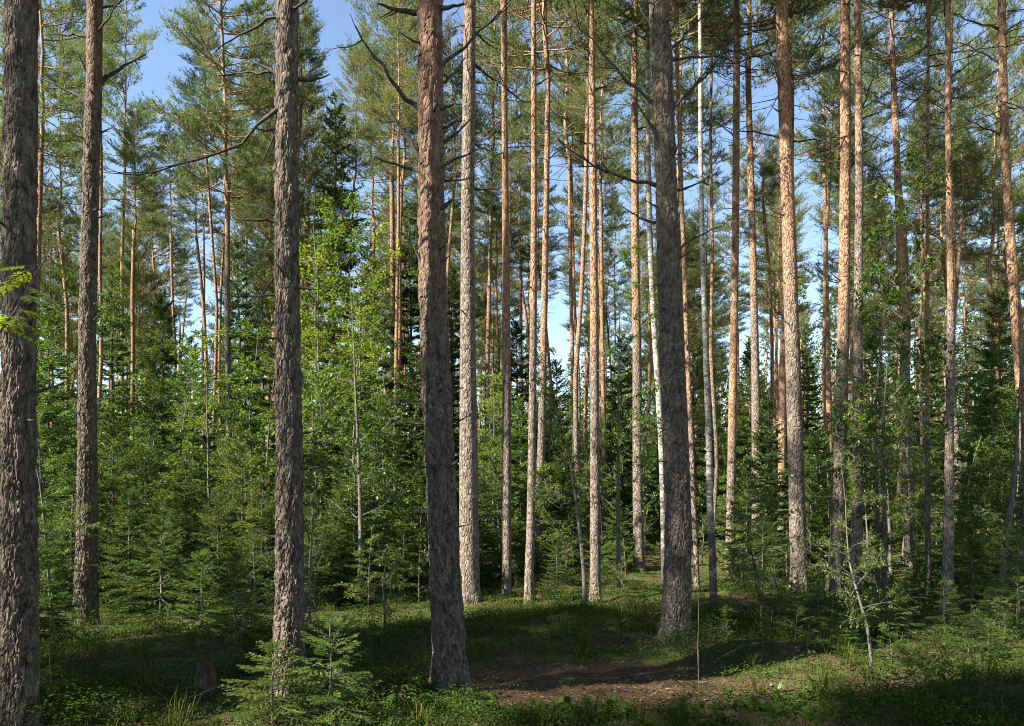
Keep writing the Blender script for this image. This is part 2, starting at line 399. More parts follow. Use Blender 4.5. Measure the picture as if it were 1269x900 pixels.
def spruce(seed, H, L, step, sp, nl, nw, bare=.05, twig=1.0, nb=(5, 7)):
    rng = np.random.default_rng(seed); mb = MB()
    BP, BD, BT = [], [], []
    def needles(a, b, t):
        ln = np.linalg.norm(b - a); k = max(2, int(ln / sp)); d = (b - a) / max(ln, 1e-6)
        s = rng.uniform(0, 1, (k * 2, 1)); pp = a + (b - a) * s
        rd = rng.normal(size=(k * 2, 3)); rd -= (rd @ d)[:, None] * d; rd = unit(rd)
        rd[:, 2] = rd[:, 2] * .6 + .15
        BP.append(pp); BD.append(rd + d * .75); BT.append(np.clip(t + rng.normal(scale=.1, size=k * 2) + .25 * s[:, 0], 0, 1))
    h = bare * H
    while h < H * .985:
        u = h / H; c = rng.integers(nb[0], nb[1] + 1); a0 = rng.uniform(0, 6.28)
        for k in range(c):
            az = a0 + k * 6.28 / c + rng.normal(scale=.2); el = np.interp(u, [0, .4, .8, 1], [-.25, -.02, .35, .9]) + rng.normal(scale=.08)
            ln = L * (1 - u) ** .8 * rng.uniform(.65, 1.1) + .05 * H ** .5
            d = np.array([math.cos(az) * math.cos(el), math.sin(az) * math.cos(el), math.sin(el)])
            b = curve_pts(np.array([0, 0, h + rng.uniform(-.4, .4) * step]), d, ln, 7, .16, .14 * (1 - u), .03, rng)
            tube(mb, b, np.linspace(.004 + .006 * ln, .002, 7), 3, 0, cap=False)
            side = unit(np.cross(d, [0, 0, 1])); t0 = rng.uniform(.15, .75)
            needles(b[3], b[6], t0)
            for s in np.arange(.18, 1, .085 / twig / max(ln, .3) ** .5):
                p0 = np.array([np.interp(s, np.linspace(0, 1, 7), b[:, i]) for i in range(3)])
                for sd in (-1, 1):
                    l2 = (.42 * ln * (1.02 - s) ** .8 + .03) * rng.uniform(.6, 1.15)
                    d2 = unit(d * .75 + side * sd * .75 + np.array([0, 0, rng.uniform(-.25, .12)]))
                    e = p0 + d2 * l2 - np.array([0, 0, .10 * l2])
                    needles(p0, e, t0)
                    if l2 > .22:
                        for r in np.arange(.3, .95, .2):
                            q = p0 + (e - p0) * r
                            for s3 in (-1, 1):
                                d3 = unit(d2 + s3 * .8 * unit(np.cross(d2, [0, 0, 1])) + np.array([0, 0, rng.uniform(-.3, .1)]))
                                needles(q, q + d3 * l2 * .38 * rng.uniform(.7, 1.2), t0)
        h += step * rng.uniform(.8, 1.2) * (1 - .35 * u)
    z = np.linspace(H * .9, H, 3); needles(np.array([0, 0, H * .93]), np.array([0, 0, H]), .7)
    P = np.concatenate(BP); D = np.concatenate(BD); T = np.concatenate(BT)
    blades(mb, P, D, rng.uniform(.7, 1.3, len(P)) * nl, nw, 1, T, rng)
    tm = MB(); zz = np.linspace(-.1, H, 8)
    tube(tm, np.stack([rng.normal(scale=.004 * H, size=8), rng.normal(scale=.004 * H, size=8), zz], -1), np.interp(zz, [0, H], [.011 * H + .006, .003]), 8, 0)
    return tm.mesh('spruce_stem', [M_GREY]), mb.mesh('spruce_crown', [M_DEAD, M_SPRUCE])

def broadleaf(seed, H, nbr, leaf, nleaf, spread=.32, lean=.06, mats=(M_GREY, M_LEAF), bare=.2):
    rng = np.random.default_rng(seed); mb = MB(); tm = MB()
    n = 12; z = np.linspace(-.1, H, n); lx, ly = rng.normal(scale=lean, size=2)
    st = np.stack([lx * z * z / H + rng.normal(scale=.012 * H, size=n).cumsum() * .4 * (z > 0), ly * z * z / H + rng.normal(scale=.012 * H, size=n).cumsum() * .4 * (z > 0), z], -1)
    tube(tm, st, np.interp(z, [0, H], [.0065 * H + .006, .003]), 7, 0, np.interp(z, [0, H], [.1, .5]))
    LP, LD, LU = [], [], []
    for k in range(nbr):
        u = rng.uniform(bare, .98); h = u * H; az = rng.uniform(0, 6.28); el = rng.uniform(.15, .8)
        ln = H * spread * (1.1 - u) ** .6 * rng.uniform(.5, 1.2)
        d = np.array([math.cos(az) * math.cos(el), math.sin(az) * math.cos(el), math.sin(el)])
        p0 = np.array([np.interp(h, z, st[:, 0]), np.interp(h, z, st[:, 1]), h])
        b = curve_pts(p0, d, ln, 6, -.1, 0, .12, rng)
        tube(mb, b, np.linspace(.003 + .005 * ln, .002, 6), 3, 0, cap=False)
        for s in rng.uniform(.25, 1, int(4 + ln * 7)):
            q = np.array([np.interp(s, np.linspace(0, 1, 6), b[:, i]) for i in range(3)])
            d2 = unit(d + rng.normal(scale=.8, size=3) * [1, 1, .5]); l2 = ln * rng.uniform(.15, .4)
            c = curve_pts(q, d2, l2, 4, -.15, 0, .1, rng); tube(mb, c, np.linspace(.003, .0015, 4), 3, 0, cap=False)
            kk = max(2, int(nleaf * rng.uniform(.6, 1.4)))
            r = rng.uniform(.1, 1.05, kk)[:, None]
            LP.append(c[0] + (c[-1] - c[0]) * r + rng.normal(scale=leaf * .35, size=(kk, 3)))
            LD.append(d2 + rng.normal(scale=.8, size=(kk, 3)) * [1, 1, .55] - [0, 0, .25]); LU.append(np.array([0, 0, 1.0]) + rng.normal(scale=.45, size=(kk, 3)))
    P, D, U = np.concatenate(LP), np.concatenate(LD), np.concatenate(LU)
    leaves(mb, P, D, U, rng.uniform(.7, 1.25, len(P)) * leaf, rng.uniform(.45, .62, len(P)) * leaf, 1, rng.beta(2, 2.5, len(P)))
    return tm.mesh('sapling_stem', [mats[0]]), mb.mesh('sapling_crown', list(mats))

PINE_OLD = [pine_crown(100 + i, 9.0 + i * .5, 2.3 + .15 * (i % 3), dead=4.5) for i in range(4)]
PINE_YOUNG = [pine_crown(140 + i, 9.5, 2.0, step=.40, low=1.0, dead=2.5, nb=(4, 6), bl=15) for i in range(2)]
SPR_SEED = [spruce(200 + i, .95, .55, .10, .0042, .018, .0042, bare=.06, twig=1.0, nb=(3, 5)) for i in range(2)]
SPR_MID = [spruce(210 + i, 2.6, 1.05, .20, .013, .032, .014, bare=.03) for i in range(2)]
SPR_TALL = [spruce(220 + i, 5.5, 1.5, .32, .023, .050, .026, bare=.05) for i in range(2)]
SPR_BIG = [spruce(230, 13, 2.1, .50, .060, .085, .036, bare=.12, nb=(4, 6))]
LEAF_BIG = [broadleaf(300 + i, 5.0, (42, 38, 30)[i], (.050, .062, .085)[i], (14, 11, 9)[i], (.25, .28, .31)[i], lean=.1) for i in range(3)]
LEAF_YEL = [broadleaf(310 + i, 5.5, 38, .060, 9, .22, mats=(M_GREY, M_LEAFY), bare=.4) for i in range(1)]
LEAF_LOW = [broadleaf(320 + i, 1.6, 30, .042, 12, .42, bare=.06) for i in range(3)]
BIRCH_CROWN = [broadleaf(330, 9.0, 60, .055, 12, .2, mats=(M_LIMB, M_LEAF), bare=.02)]

def straight_trunk(seed, h, r0, r1, up0, up1):
    rng = np.random.default_rng(seed); mb = MB(); n = 26
    z = np.concatenate([[-.15, .0, .12, .3], np.linspace(.6, h, n - 4)])
    x = np.interp(z, np.linspace(0, h, 6), np.cumsum(rng.normal(scale=.10, size=6)) * [0, 1, 1, 1, .6, 0]); y = np.interp(z, np.linspace(0, h, 6), np.cumsum(rng.normal(scale=.10, size=6)) * [0, 1, 1, 1, .6, 0])
    r = np.interp(z, [0, .5, h], [r0 * 1.25, r0, r1]) * (1 + rng.normal(scale=.02, size=n))
    tube(mb, np.stack([x, y, z], -1), r, 12, 0, np.interp(z, [up0, up1], [0, 1]))
    return mb.mesh('pine_trunk', [M_BARK])
TRUNKS = [straight_trunk(400 + i, 12.0, .115, .075, 2.5 + (i % 3), 7 + i % 2) for i in range(4)]
TRUNK_Y = [straight_trunk(410, 5.0, .075, .06, 1.5, 4)]

# ------------------------------------------------------------------ the pines one can tell apart in the photograph
def pix(px, py, d): return np.array([(px - 634.5) / F_PX * d, d, CAM_H + (HOR - py) / F_PX * d])

def hero_trunk(name, d, pts, wid, top, base_xy, seg, ring, relief, up, mt, seed):
    """pts: (px, py) of the stem's middle line, bottom to top; wid: (py, width px)"""
    rng = np.random.default_rng(seed)
    P = np.array([pix(a, b, d) for a, b in pts]); zz = P[:, 2]; xs = P[:, 0]
    oa = math.cos(math.atan((pts[0][0] - 634.5) / F_PX))        # a stem seen off-axis looks wider than it is
    W = sorted([(CAM_H + (HOR - py) / F_PX * d, oa * w * d / F_PX / 2) for py, w in wid])
    zb = g1(*base_xy) - .12
    z = np.concatenate([np.arange(zb, min(zb + 7, CAM_H + HOR / F_PX * d + .2), ring), np.arange(min(zb + 7, CAM_H + HOR / F_PX * d + .2), top + .3, .15)]) if relief else np.concatenate([np.arange(zb, 1.0, .1), np.arange(1.0, top + .3, .35)])
    slope = (xs[-1] - xs[-2]) / (zz[-1] - zz[-2]) * .6
    x = np.interp(z, zz, xs) + np.where(z > zz[-1], (z - zz[-1]) * slope, 0)
    k = np.ones(9) / 9 if not relief else np.ones(41) / 41
    x = np.convolve(np.pad(x, len(k) // 2, mode='edge'), k, 'valid')
    y = d + np.interp(z, np.linspace(zb, top + .3, 6), np.concatenate([[0], np.cumsum(rng.normal(scale=.035, size=5))]))
    r = np.interp(z, [w[0] for w in W], [w[1] for w in W])
    if relief: r = r * .95
    zt = W[-1][0]
    r = np.where(z > zt, np.interp(z, [zt, top + .3], [W[-1][1], max(W[-1][1] * .62, .06)]), r)
    hgt = z - g1(*base_xy)
    r = r * (1 + .27 * np.exp(-np.maximum(hgt, -.05) / .12))
    ang = np.arange(seg) * 2 * np.pi / seg
    ca, sa = np.cos(ang), np.sin(ang)
    rr = np.repeat(r[:, None], seg, 1)
    rr *= 1 + .15 * np.exp(-np.maximum(hgt, 0)[:, None] / .17) * np.sin(ang * 5 + seed)[None] + .012 * np.sin(2 * ang + z[:, None] * .9)
    if relief:
        off = seed * 13.7
        V = mnoise.voronoi; NZ = mnoise.noise
        for i in range(len(z)):
            if z[i] > min(zb + 7.05, CAM_H + HOR / F_PX * d + .25): break
            kz = np.interp(hgt[i], [0, 1.6, 3.2, 5.0], [1, .85, .45, .25])
            for j in range(seg):
                X, Y, Z = r[i] * ca[j] * 36 + off, r[i] * sa[j] * 36, z[i]
                wx = NZ((X * .6, Y * .6, Z * 5)) * 1.3; wz = NZ((X * .9 + 40, Y * .9, Z * 3)) * 1.1
                dist, _ = V((X + wx, Y - wx, Z * 8.5 + wz))
                e = (dist[1] - dist[0]) / .20
                e = 1.0 if e > 1 else e * e * (3 - 2 * e)
                n2 = NZ((X * 2.2, Y * 2.2, Z * 22))
                rr[i, j] += relief * (kz * (e - .8) + .22 * n2 + .3 * round(NZ((X * .7, Y * .7, Z * 8)) * 3.2))
    v = np.stack([x[:, None] + rr * ca, y[:, None] + rr * sa, np.repeat(z[:, None], seg, 1)], -1)
    n = len(z); i = np.arange(n - 1)[:, None] * seg; j = np.arange(seg)[None]; kk = (j + 1) % seg
    mb = MB()
    v[..., 0] -= base_xy[0]; v[..., 1] -= base_xy[1]; v[..., 2] -= g1(*base_xy)
    mb.add(v, None, np.stack([i + j, i + kk, i + seg + kk, i + seg + j], -1), 0, np.repeat(np.interp(hgt, up, [0, 1]), seg))
    me = mb.mesh('pine_trunk', [mt], not relief)
    return me, (x[-1] - base_xy[0], y[-1] - base_xy[1], top - g1(*base_xy)), (lambda h: (float(np.interp(h, z, x)), float(np.interp(h, z, y)), float(np.interp(h, z, r))))

def dead_branch(seed, a, b, r0, twigs=2, bend=.1):
    """bare limb from a to b"""
    rng = np.random.default_rng(seed); mb = MB(); a = np.array(a, float); b = np.array(b, float); ln = np.linalg.norm(b - a)
    s = np.linspace(0, 1, 9)[:, None]
    pt = a + (b - a) * s + np.array([0, 0, -1]) * bend * ln * np.sin(s * np.pi) * .5
    pt[1:-1] += rng.normal(scale=.012 * ln, size=(7, 3))
    tube(mb, pt, np.concatenate([[r0 * 1.7], np.linspace(r0, r0 * .28, 8)]), 6, 0)
    for k in range(twigs):
        i = rng.integers(3, 8); dr = unit((b - a) / ln + rng.normal(scale=.75, size=3))
        l2 = ln * rng.uniform(.15, .4)
        tube(mb, curve_pts(pt[i], dr, l2, 5, rng.uniform(-.1, .3), 0, .12, rng), np.linspace(r0 * .4, r0 * .12, 5), 4, 0)
    return mb.mesh('dead_branch', [M_DEAD])

G_NEAR, G_MID = 'large pines at the edge of the clearing', 'pines behind the clearing'
# key: (label, d from base row, stem points, widths, crown base height, orange heights, branches [(y at trunk, tip x, tip y, radius m, depth)])
HERO = [
 ('broad fissured pine trunk with sun on one flank, rowan leaves hanging before it', 925, [(25, 900), (21, 450), (21, 0)], [(0, 45), (450, 46), (900, 51), (925, 56)], 10.5, (5, 9), 1,
  [(95, 36, 80, .008, -.3), (410, -20, 395, .01, .2)]),
 ('straight pine with bare forked twigs rising among young spruces beside the broad trunk', 770, [(106, 770), (108, 650), (108, 400), (114, 200), (119, 0)], [(0, 21), (200, 22), (450, 24), (650, 28), (770, 33)], 14.5, (5, 10), 1,
  [(102, 177, 60, .018, .3), (44, 162, -4, .010, -.3), (130, 42, 92, .016, .2), (97, 100, 66, .013, -.5), (170, 84, 139, .012, .3), (46, 44, 34, .012, .4), (274, 60, 234, .013, -.3), (206, 85, 199, .010, .4), (275, 133, 268, .012, -.2), (165, 138, 158, .01, .2), (345, 90, 335, .01, -.4), (8, 150, -6, .012, .5)]),
 ('flaky grey pine with a long drooping bare bough, behind the small foreground spruce', 900, [(358, 895), (357, 700), (354, 450), (355, 200), (357, 0)], [(0, 29), (200, 30), (450, 34), (700, 37), (850, 41), (900, 46)], 10.5, (8, 14), 1,
  [(139, 163, 232, .007, -.3), (95, 312, 73, .010, .3), (95, 408, 90, .010, .2), (88, 262, 80, .007, .5), (440, 318, 434, .008, -.2), (150, 318, 200, .006, .5), (272, 284, 266, .009, .3), (318, 288, 396, .006, .4), (356, 392, 360, .009, -.3), (272, 330, 250, .006, -.4), (360, 250, 352, .006, .5), (440, 366, 425, .006, -.5), (175, 366, 160, .012, -.5), (15, 258, 52, .008, .4)]),
 ('thick leaning reddish pine with dark snags on both sides, standing mid glade', 870, [(561, 870), (553, 740), (545, 560), (537, 380), (534, 200), (533, 0)], [(0, 32), (200, 33), (450, 37), (600, 38), (740, 40), (860, 44), (880, 48)], 10.5, (1.8, 5.0), 1,
  [(138, 436, 18, .013, .3), (207, 482, 138, .016, -.3), (214, 456, 186, .009, .4), (12, 466, -1, .016, .2), (14, 576, 8, .014, -.2), (82, 629, -2, .010, .3), (104, 576, 62, .009, .5), (178, 592, 135, .008, .2), (214, 599, 190, .008, -.3), (222, 586, 216, .007, .4), (265, 563, 252, .012, -.4), (270, 496, 264, .010, .3), (332, 514, 310, .010, -.5), (75, 526, 54, .016, -.5), (395, 515, 396, .010, -.4), (470, 556, 486, .008, -.4), (525, 500, 524, .008, .3), (525, 590, 508, .006, .3), (545, 532, 535, .012, -.5), (140, 563, 133, .013, -.2), (560, 532, 565, .01, -.4), (232, 552, 250, .006, .2), (262, 560, 250, .012, -.2)]),
 ('smooth pale pine right behind the leaning reddish one, sunlit above and shaded below', 750, [(582, 745), (581, 600), (580, 450), (580, 200), (583, 0)], [(0, 14), (300, 17), (550, 22), (740, 26)], 11.5, (6, 13), .5,
  [(40, 620, 66, .012, .3), (80, 636, 106, .012, .4), (235, 618, 232, .010, .5), (178, 618, 190, .010, .3), (295, 555, 292, .01, .4), (130, 548, 118, .01, .5)]),
 ('grey plated pine with a sunlit foot and long slanting bare boughs above the brown path', 797, [(838, 795), (841, 650), (836, 480), (830, 300), (823, 120), (818, 0)], [(0, 26), (200, 28), (400, 31), (700, 35), (780, 39), (800, 42)], 11, (5, 11), 1,
  [(127, 711, 0, .013, .3), (177, 779, 122, .014, -.4), (226, 692, 162, .013, .2), (272, 772, 246, .010, .4), (28, 792, 0, .016, .3), (130, 930, 2, .013, .3), (140, 905, 60, .010, -.3), (62, 880, 0, .012, .5), (232, 885, 210, .011, .3), (310, 905, 268, .010, .5), (70, 960, 33, .010, .4), (322, 862, 308, .010, -.3), (418, 818, 408, .009, -.4), (572, 812, 573, .008, -.3), (200, 842, 170, .009, -.4), (380, 832, 376, .012, -.5)]),
 ('warm orange pine with one broad sunlit face beside a sunlit litter patch', 740, [(991, 735), (988, 620), (983, 450), (976, 230), (967, 0)], [(0, 15), (300, 18), (600, 20), (740, 23)], 11.5, (3, 7), .6,
  [(80, 950, 45, .012, .3), (110, 950, 75, .010, -.3), (170, 880, 138, .010, .4), (32, 860, 34, .012, .3), (60, 880, 62, .010, .5), (230, 960, 215, .009, .2), (268, 950, 258, .009, -.2), (140, 955, 128, .009, .3), (355, 966, 345, .01, -.3), (175, 1050, 160, .01, .5)]),
 ('pine with flaking orange upper stem and mottled dark foot, beside a slim pale pine', 742, [(1034, 738), (1038, 600), (1042, 450), (1043, 250), (1042, 0)], [(0, 12), (400, 15), (700, 19), (742, 23)], 11.5, (3, 5.5), .6,
  [(60, 1005, 30, .010, .3), (70, 1090, 40, .010, .4), (110, 1080, 128, .009, -.3), (180, 985, 205, .009, .4), (352, 1022, 340, .010, -.3), (215, 1095, 160, .011, .3), (205, 1000, 200, .008, .5)]),
 ('slim pale pinkish pine standing just beside the mottled one, papery flakes near its foot', 745, [(1060, 742), (1062, 600), (1063, 300), (1061, 0)], [(0, 9), (300, 11), (600, 14), (745, 16)], 11, (4, 10), .6,
  [(60, 1120, 10, .009, .3), (140, 1100, 60, .009, .5), (300, 1110, 262, .009, .2), (150, 1138, 95, .009, .4)]),
 ('slender smooth straight pine between the grey plated pine and the orange one', 720, [(904, 716), (907, 500), (910, 300), (912, 0)], [(0, 8), (300, 9), (600, 11), (720, 13)], 11, (1.5, 4), .5,
  [(95, 940, 80, .01, .3), (170, 885, 150, .01, .3)]),
 ('slim straight pine whose foot is flecked with pale bark, behind the smooth pale pine', 740, [(628, 735), (628, 500), (627, 300), (625, 120)], [(120, 7), (400, 10), (735, 12)], 11, (3, 5), .5,
  [(105, 660, 122, .01, .3), (150, 600, 135, .01, .3), (230, 590, 210, .009, .3)]),
 ('tall straight orange pine by the curved grey sapling and the lit spruce seedling', 748, [(738, 745), (737, 500), (736, 250), (733, 20)], [(20, 8), (300, 10), (600, 12), (745, 14)], 12, (3, 5), .6,
  [(70, 700, 40, .011, .3), (110, 775, 90, .011, .4), (180, 700, 158, .01, .4), (200, 780, 230, .01, .3)]),
 ('dark straight pine with long side twigs close beside the grey plated pine', 705, [(792, 698), (790, 500), (787, 300), (786, 0)], [(0, 7), (300, 10), (600, 13), (705, 14)], 12.5, (4, 7), .6, [(105, 750, 90, .012, .4), (160, 830, 150, .012, .4)]),
 ('double-looking slim pine of a close pair, its foot in the lit litter', 750, [(655, 745), (659, 600), (662, 300), (661, 20)], [(20, 6), (300, 8), (600, 10), (745, 12)], 11.5, (3.5, 5.5), .5, [(110, 690, 90, .009, .3), (200, 640, 190, .009, .3)]),
 ('slightly tilted slim pine, the farther one of a close pair', 706, [(667, 702), (671, 550), (675, 350), (679, 120)], [(120, 6), (350, 8), (700, 11)], 11.5, (3.5, 6.5), .5, [(200, 700, 180, .01, .3)]),
 ('visibly tilted orange pine, its dark lower stem standing among leafy saplings', 705, [(1128, 700), (1125, 560), (1120, 400), (1115, 250), (1109, 60)], [(60, 7), (300, 10), (500, 13), (700, 16)], 12, (4.5, 6.5), .6, [(140, 1150, 110, .012, .4), (240, 1080, 190, .012, .3), (330, 1096, 290, .012, .3)]),
 ('thin dusky pine stem between the tilted orange pine and a dark-footed pine', 735, [(1150, 732), (1151, 550), (1151, 300), (1149, 60)], [(60, 4), (400, 6), (735, 8)], 10.5, (2, 4), .4, []),
 ('dark-footed pine beside the thin dusky stem, before a leafy thicket', 757, [(1173, 754), (1176, 600), (1176, 350), (1172, 60)], [(60, 7), (350, 9), (600, 12), (750, 17)], 11, (3.5, 5.5), .6, [(100, 1215, 70, .011, .3), (210, 1140, 190, .010, .4)]),
 ('orange pine swaying at mid height above the bowed grey sapling', 748, [(1276, 748), (1272, 560), (1266, 460), (1256, 340), (1247, 200), (1242, 0)], [(0, 10), (200, 12), (400, 15), (748, 19)], 11, (2, 4), .6, [(35, 1165, 2, .011, .3), (75, 1175, 35, .010, .4), (130, 1269, 130, .010, .2), (165, 1190, 130, .01, .3), (40, 1290, 10, .01, .3)]),
 ('far orange pine standing close behind the flaky grey trunk', 668, [(375, 665), (376, 550), (380, 300), (385, 0)], [(0, 7), (300, 8), (550, 9), (665, 10)], 13, (4, 9), .3, [(110, 410, 95, .014, .4)]),
 ('dark slender pine with bluish drooping foliage behind the long bare bough', 697, [(284, 690), (283, 550), (281, 350), (280, 40)], [(40, 5), (350, 7), (690, 9)], 9.5, (6, 10), .3, []),
 ('reddish slim pine of a narrow pair deep in the leafy thicket', 672, [(153, 668), (153, 500), (154, 300), (157, 150)], [(150, 4), (400, 5), (668, 7)], 13, (4, 8), .3, []),
 ('orange pine stem in front of a dark spruce near the leaning reddish pine', 675, [(485, 672), (486, 500), (487, 350), (485, 110)], [(110, 5), (400, 7), (670, 8)], 14, (6, 9), .3, [(190, 470, 170, .012, .4)]),
 ('brown pine close behind the slender smooth one, slightly tilted', 702, [(938, 698), (938, 500), (933, 300), (926, 60)], [(60, 7), (300, 9), (700, 13)], 12, (5, 8), .5, [(200, 950, 180, .01, .3)]),
 ('bright orange pine hidden partly behind the warm orange pine', 690, [(968, 686), (970, 450), (978, 250), (981, 0)], [(0, 7), (300, 8), (686, 10)], 13.5, (1, 3), .3, []),
 ('thin orange pine seen between straight pines, foot hidden by shrubs', 684, [(714, 680), (711, 550), (707, 350), (705, 190)], [(190, 4), (450, 5), (680, 6)], 12.5, (3, 6), .3, []),
 ('thin glowing orange pine right beside the tall straight orange one', 672, [(750, 668), (748, 500), (746, 350), (744, 180)], [(180, 4), (450, 5), (668, 7)], 14, (2, 5), .3, []),
 ('thin sunlit pine half hidden beside the flaky grey trunk', 668, [(332, 664), (333, 500), (336, 250), (338, 80)], [(80, 5), (400, 6), (660, 8)], 13, (1, 3), .3, []),
 ('thin orange pine behind the slim pine with the flecked foot', 680, [(602, 676), (604, 450), (608, 300), (610, 180)], [(180, 3), (400, 5), (676, 7)], 13, (1, 4), .3, []),
 ('slim brown pine between the grey plated pine and the white birch', 730, [(864, 726), (860, 600), (853, 440), (846, 260), (840, 100)], [(100, 5), (400, 6), (726, 7)], 10.5, (2, 4), .3, []),
 ('knobbly far orange pine between the warm orange and the mottled pines', 676, [(1030, 672), (1027, 500), (1024, 350), (1022, 240)], [(240, 5), (450, 7), (672, 8)], 13.5, (0, 2), .3, []),
 ('sunlit pine behind the broad fissured trunk, curving sideways at the top', 690, [(38, 686), (42, 500), (46, 280), (53, 130), (62, 20)], [(20, 6), (280, 7), (686, 10)], 11.5, (3, 6), .4, [(70, 80, 60, .01, .3)]),
]
occupied = []
for i, (lab, by, pts, wid, top, up, det, brs) in enumerate(HERO):
    d = CAM_H * F_PX / (by - HOR)
    bx = (pts[0][0] - 634.5) / F_PX * d
    near = det >= 1
    seg, ring, rel = (100, .0135, .0135) if near else ((20, .3, 0) if det > .3 else (14, .3, 0))
    t = thing('pine_tree', lab, 'pine tree', (bx, d, g1(bx, d)), 0, G_NEAR if near else G_MID)
    me, tp, at_h = hero_trunk('trunk', d, pts, wid, top, (bx, d), seg, ring, rel, up, M_BARKN if near else M_BARK, i + 1)
    part('trunk', me, t)
    s = random.uniform(.70, .86)
    part('crown', PINE_OLD[i % 4], t, tp, (0, 0, random.uniform(0, 6.28)), (s, s, s * 1.15))
    zt = g1(bx, d)
    for k, (y0, tx, ty, r0, dep) in enumerate(brs):
        h = CAM_H + (HOR - y0) / F_PX * d
        cx, cy_, rr = at_h(h)
        tipw = pix(tx, ty, d)
        sgn = 1 if tipw[0] > cx else -1
        a = np.array([cx + sgn * rr * .55 - bx, cy_ - d + np.sign(dep) * rr * .45, h - zt])
        ln = np.linalg.norm(tipw - [cx, d, h])
        b = np.array([tipw[0] - bx, cy_ - d + dep * ln * .6, tipw[2] - zt])
        part('dead_branch', dead_branch(1000 + i * 40 + k, a, b, r0 * 1.5, int(1 + ln * 3), random.uniform(-.1, .25)), t)
    if det > .3:
        rg_ = np.random.default_rng(900 + i)
        for k in range(13 if near else 9):
            h = rg_.uniform(1.3, min(7 if near else 10, CAM_H + HOR / F_PX * d)); cx, cy_, rr = at_h(h); az = rg_.uniform(np.pi * .95, np.pi * 2.05); ln = rg_.uniform(.04, .20)
            u = np.array([math.cos(az), math.sin(az), rg_.uniform(-.1, .5)]); a = np.array([cx - bx, cy_ - d, h - zt]) + u * [1, 1, 0] * rr * .8
            part('dead_branch', dead_branch(7000 + i * 40 + k, a, a + u * (ln + rr * .2), rg_.uniform(.007, .013), 0, .1), t)
    occupied.append((bx, d))

# ------------------------------------------------------------------ birches and bare grey saplings
def stem_thing(name, lab, cat, by, pts, wid, mt, top=None, crown=None, group=None, leafy=False, twig=()):
    d = CAM_H * F_PX / (by - HOR); bx = (pts[0][0] - 634.5) / F_PX * d
    P = np.array([pix(a, b, d) for a, b in pts]); n = 24
    z = np.linspace(P[0, 2] - .1, P[-1, 2], n); z[0] = g1(bx, d) - .1
    x = np.interp(z, P[:, 2], P[:, 0]); x = np.convolve(np.pad(x, 2, mode='edge'), np.ones(5) / 5, 'valid')
    W = sorted([(CAM_H + (HOR - py) / F_PX * d, w * d / F_PX / 2) for py, w in wid])
    r = np.interp(z, [w[0] for w in W], [w[1] for w in W])
    if not crown: r = r * np.interp(np.linspace(0, 1, n), [0, .5, 1], [1, 1, .25])
    z0 = g1(bx, d)
    pl = np.stack([x - bx, np.interp(z, z[::6], np.concatenate([[0], RNG.normal(scale=.03, size=len(z[::6]) - 1)])), z - z0], -1)
    t = thing(name, lab, cat, (bx, d, z0), 0, group)
    mb = MB(); tube(mb, pl, r, 12, 0, np.interp(z - z0, [0, 2.5], [.0, .33])); part('trunk' if crown else 'stem', mb.mesh(name, [mt]), t)
    if crown: part('crown', crown[1], t, (pl[-1, 0], pl[-1, 1], pl[-1, 2] - crown[2]), (0, 0, random.uniform(0, 6)), (1, 1, 1))
    for k, (y0, tx, ty, r0, dep) in enumerate(twig):
        h = CAM_H + (HOR - y0) / F_PX * d; a = np.array([np.interp(h, z, pl[:, 0]), 0, h - z0]); tw = pix(tx, ty, d)
        part('twig', dead_branch(3000 + int(by) * 7 + k, a, np.array([tw[0] - bx, dep, tw[2] - z0]), r0, 2), t)
    hh = pl[-1, 2]
    if leafy and hh > .9:
        me = (LEAF_BIG if hh > 2 else LEAF_LOW)[int(by) % 3][1]; q = hh * 1.25 / (5.0 if hh > 2 else 1.6)
        part('crown', me, t, (pl[-1, 0] * .8, 0, 0), (0, 0, by), (q * .7, q * .7, q))
    occupied.append((bx, d))
    return t, pl
for lab, by, pts, wid in [
    ('white-barked birch with black marks beside the grey plated pine, bending at the foot', 755, [(887, 752), (880, 700), (882, 620), (876, 540), (878, 470), (871, 370), (873, 290), (867, 200), (870, 90), (866, -60)], [(-60, 4), (200, 5.5), (500, 7), (752, 10)]),
    ('bright white birch stem leaning out from behind the grey plated pine', 722, [(824, 718), (822, 600), (818, 510), (811, 420), (806, 320), (803, 200), (802, 0)], [(0, 5), (200, 6), (500, 8), (718, 9)])]:
    stem_thing('birch_tree', lab, 'birch tree', by, pts, wid, M_BIRCH, crown=(0, BIRCH_CROWN[0][1], 1.5), group='white birches')
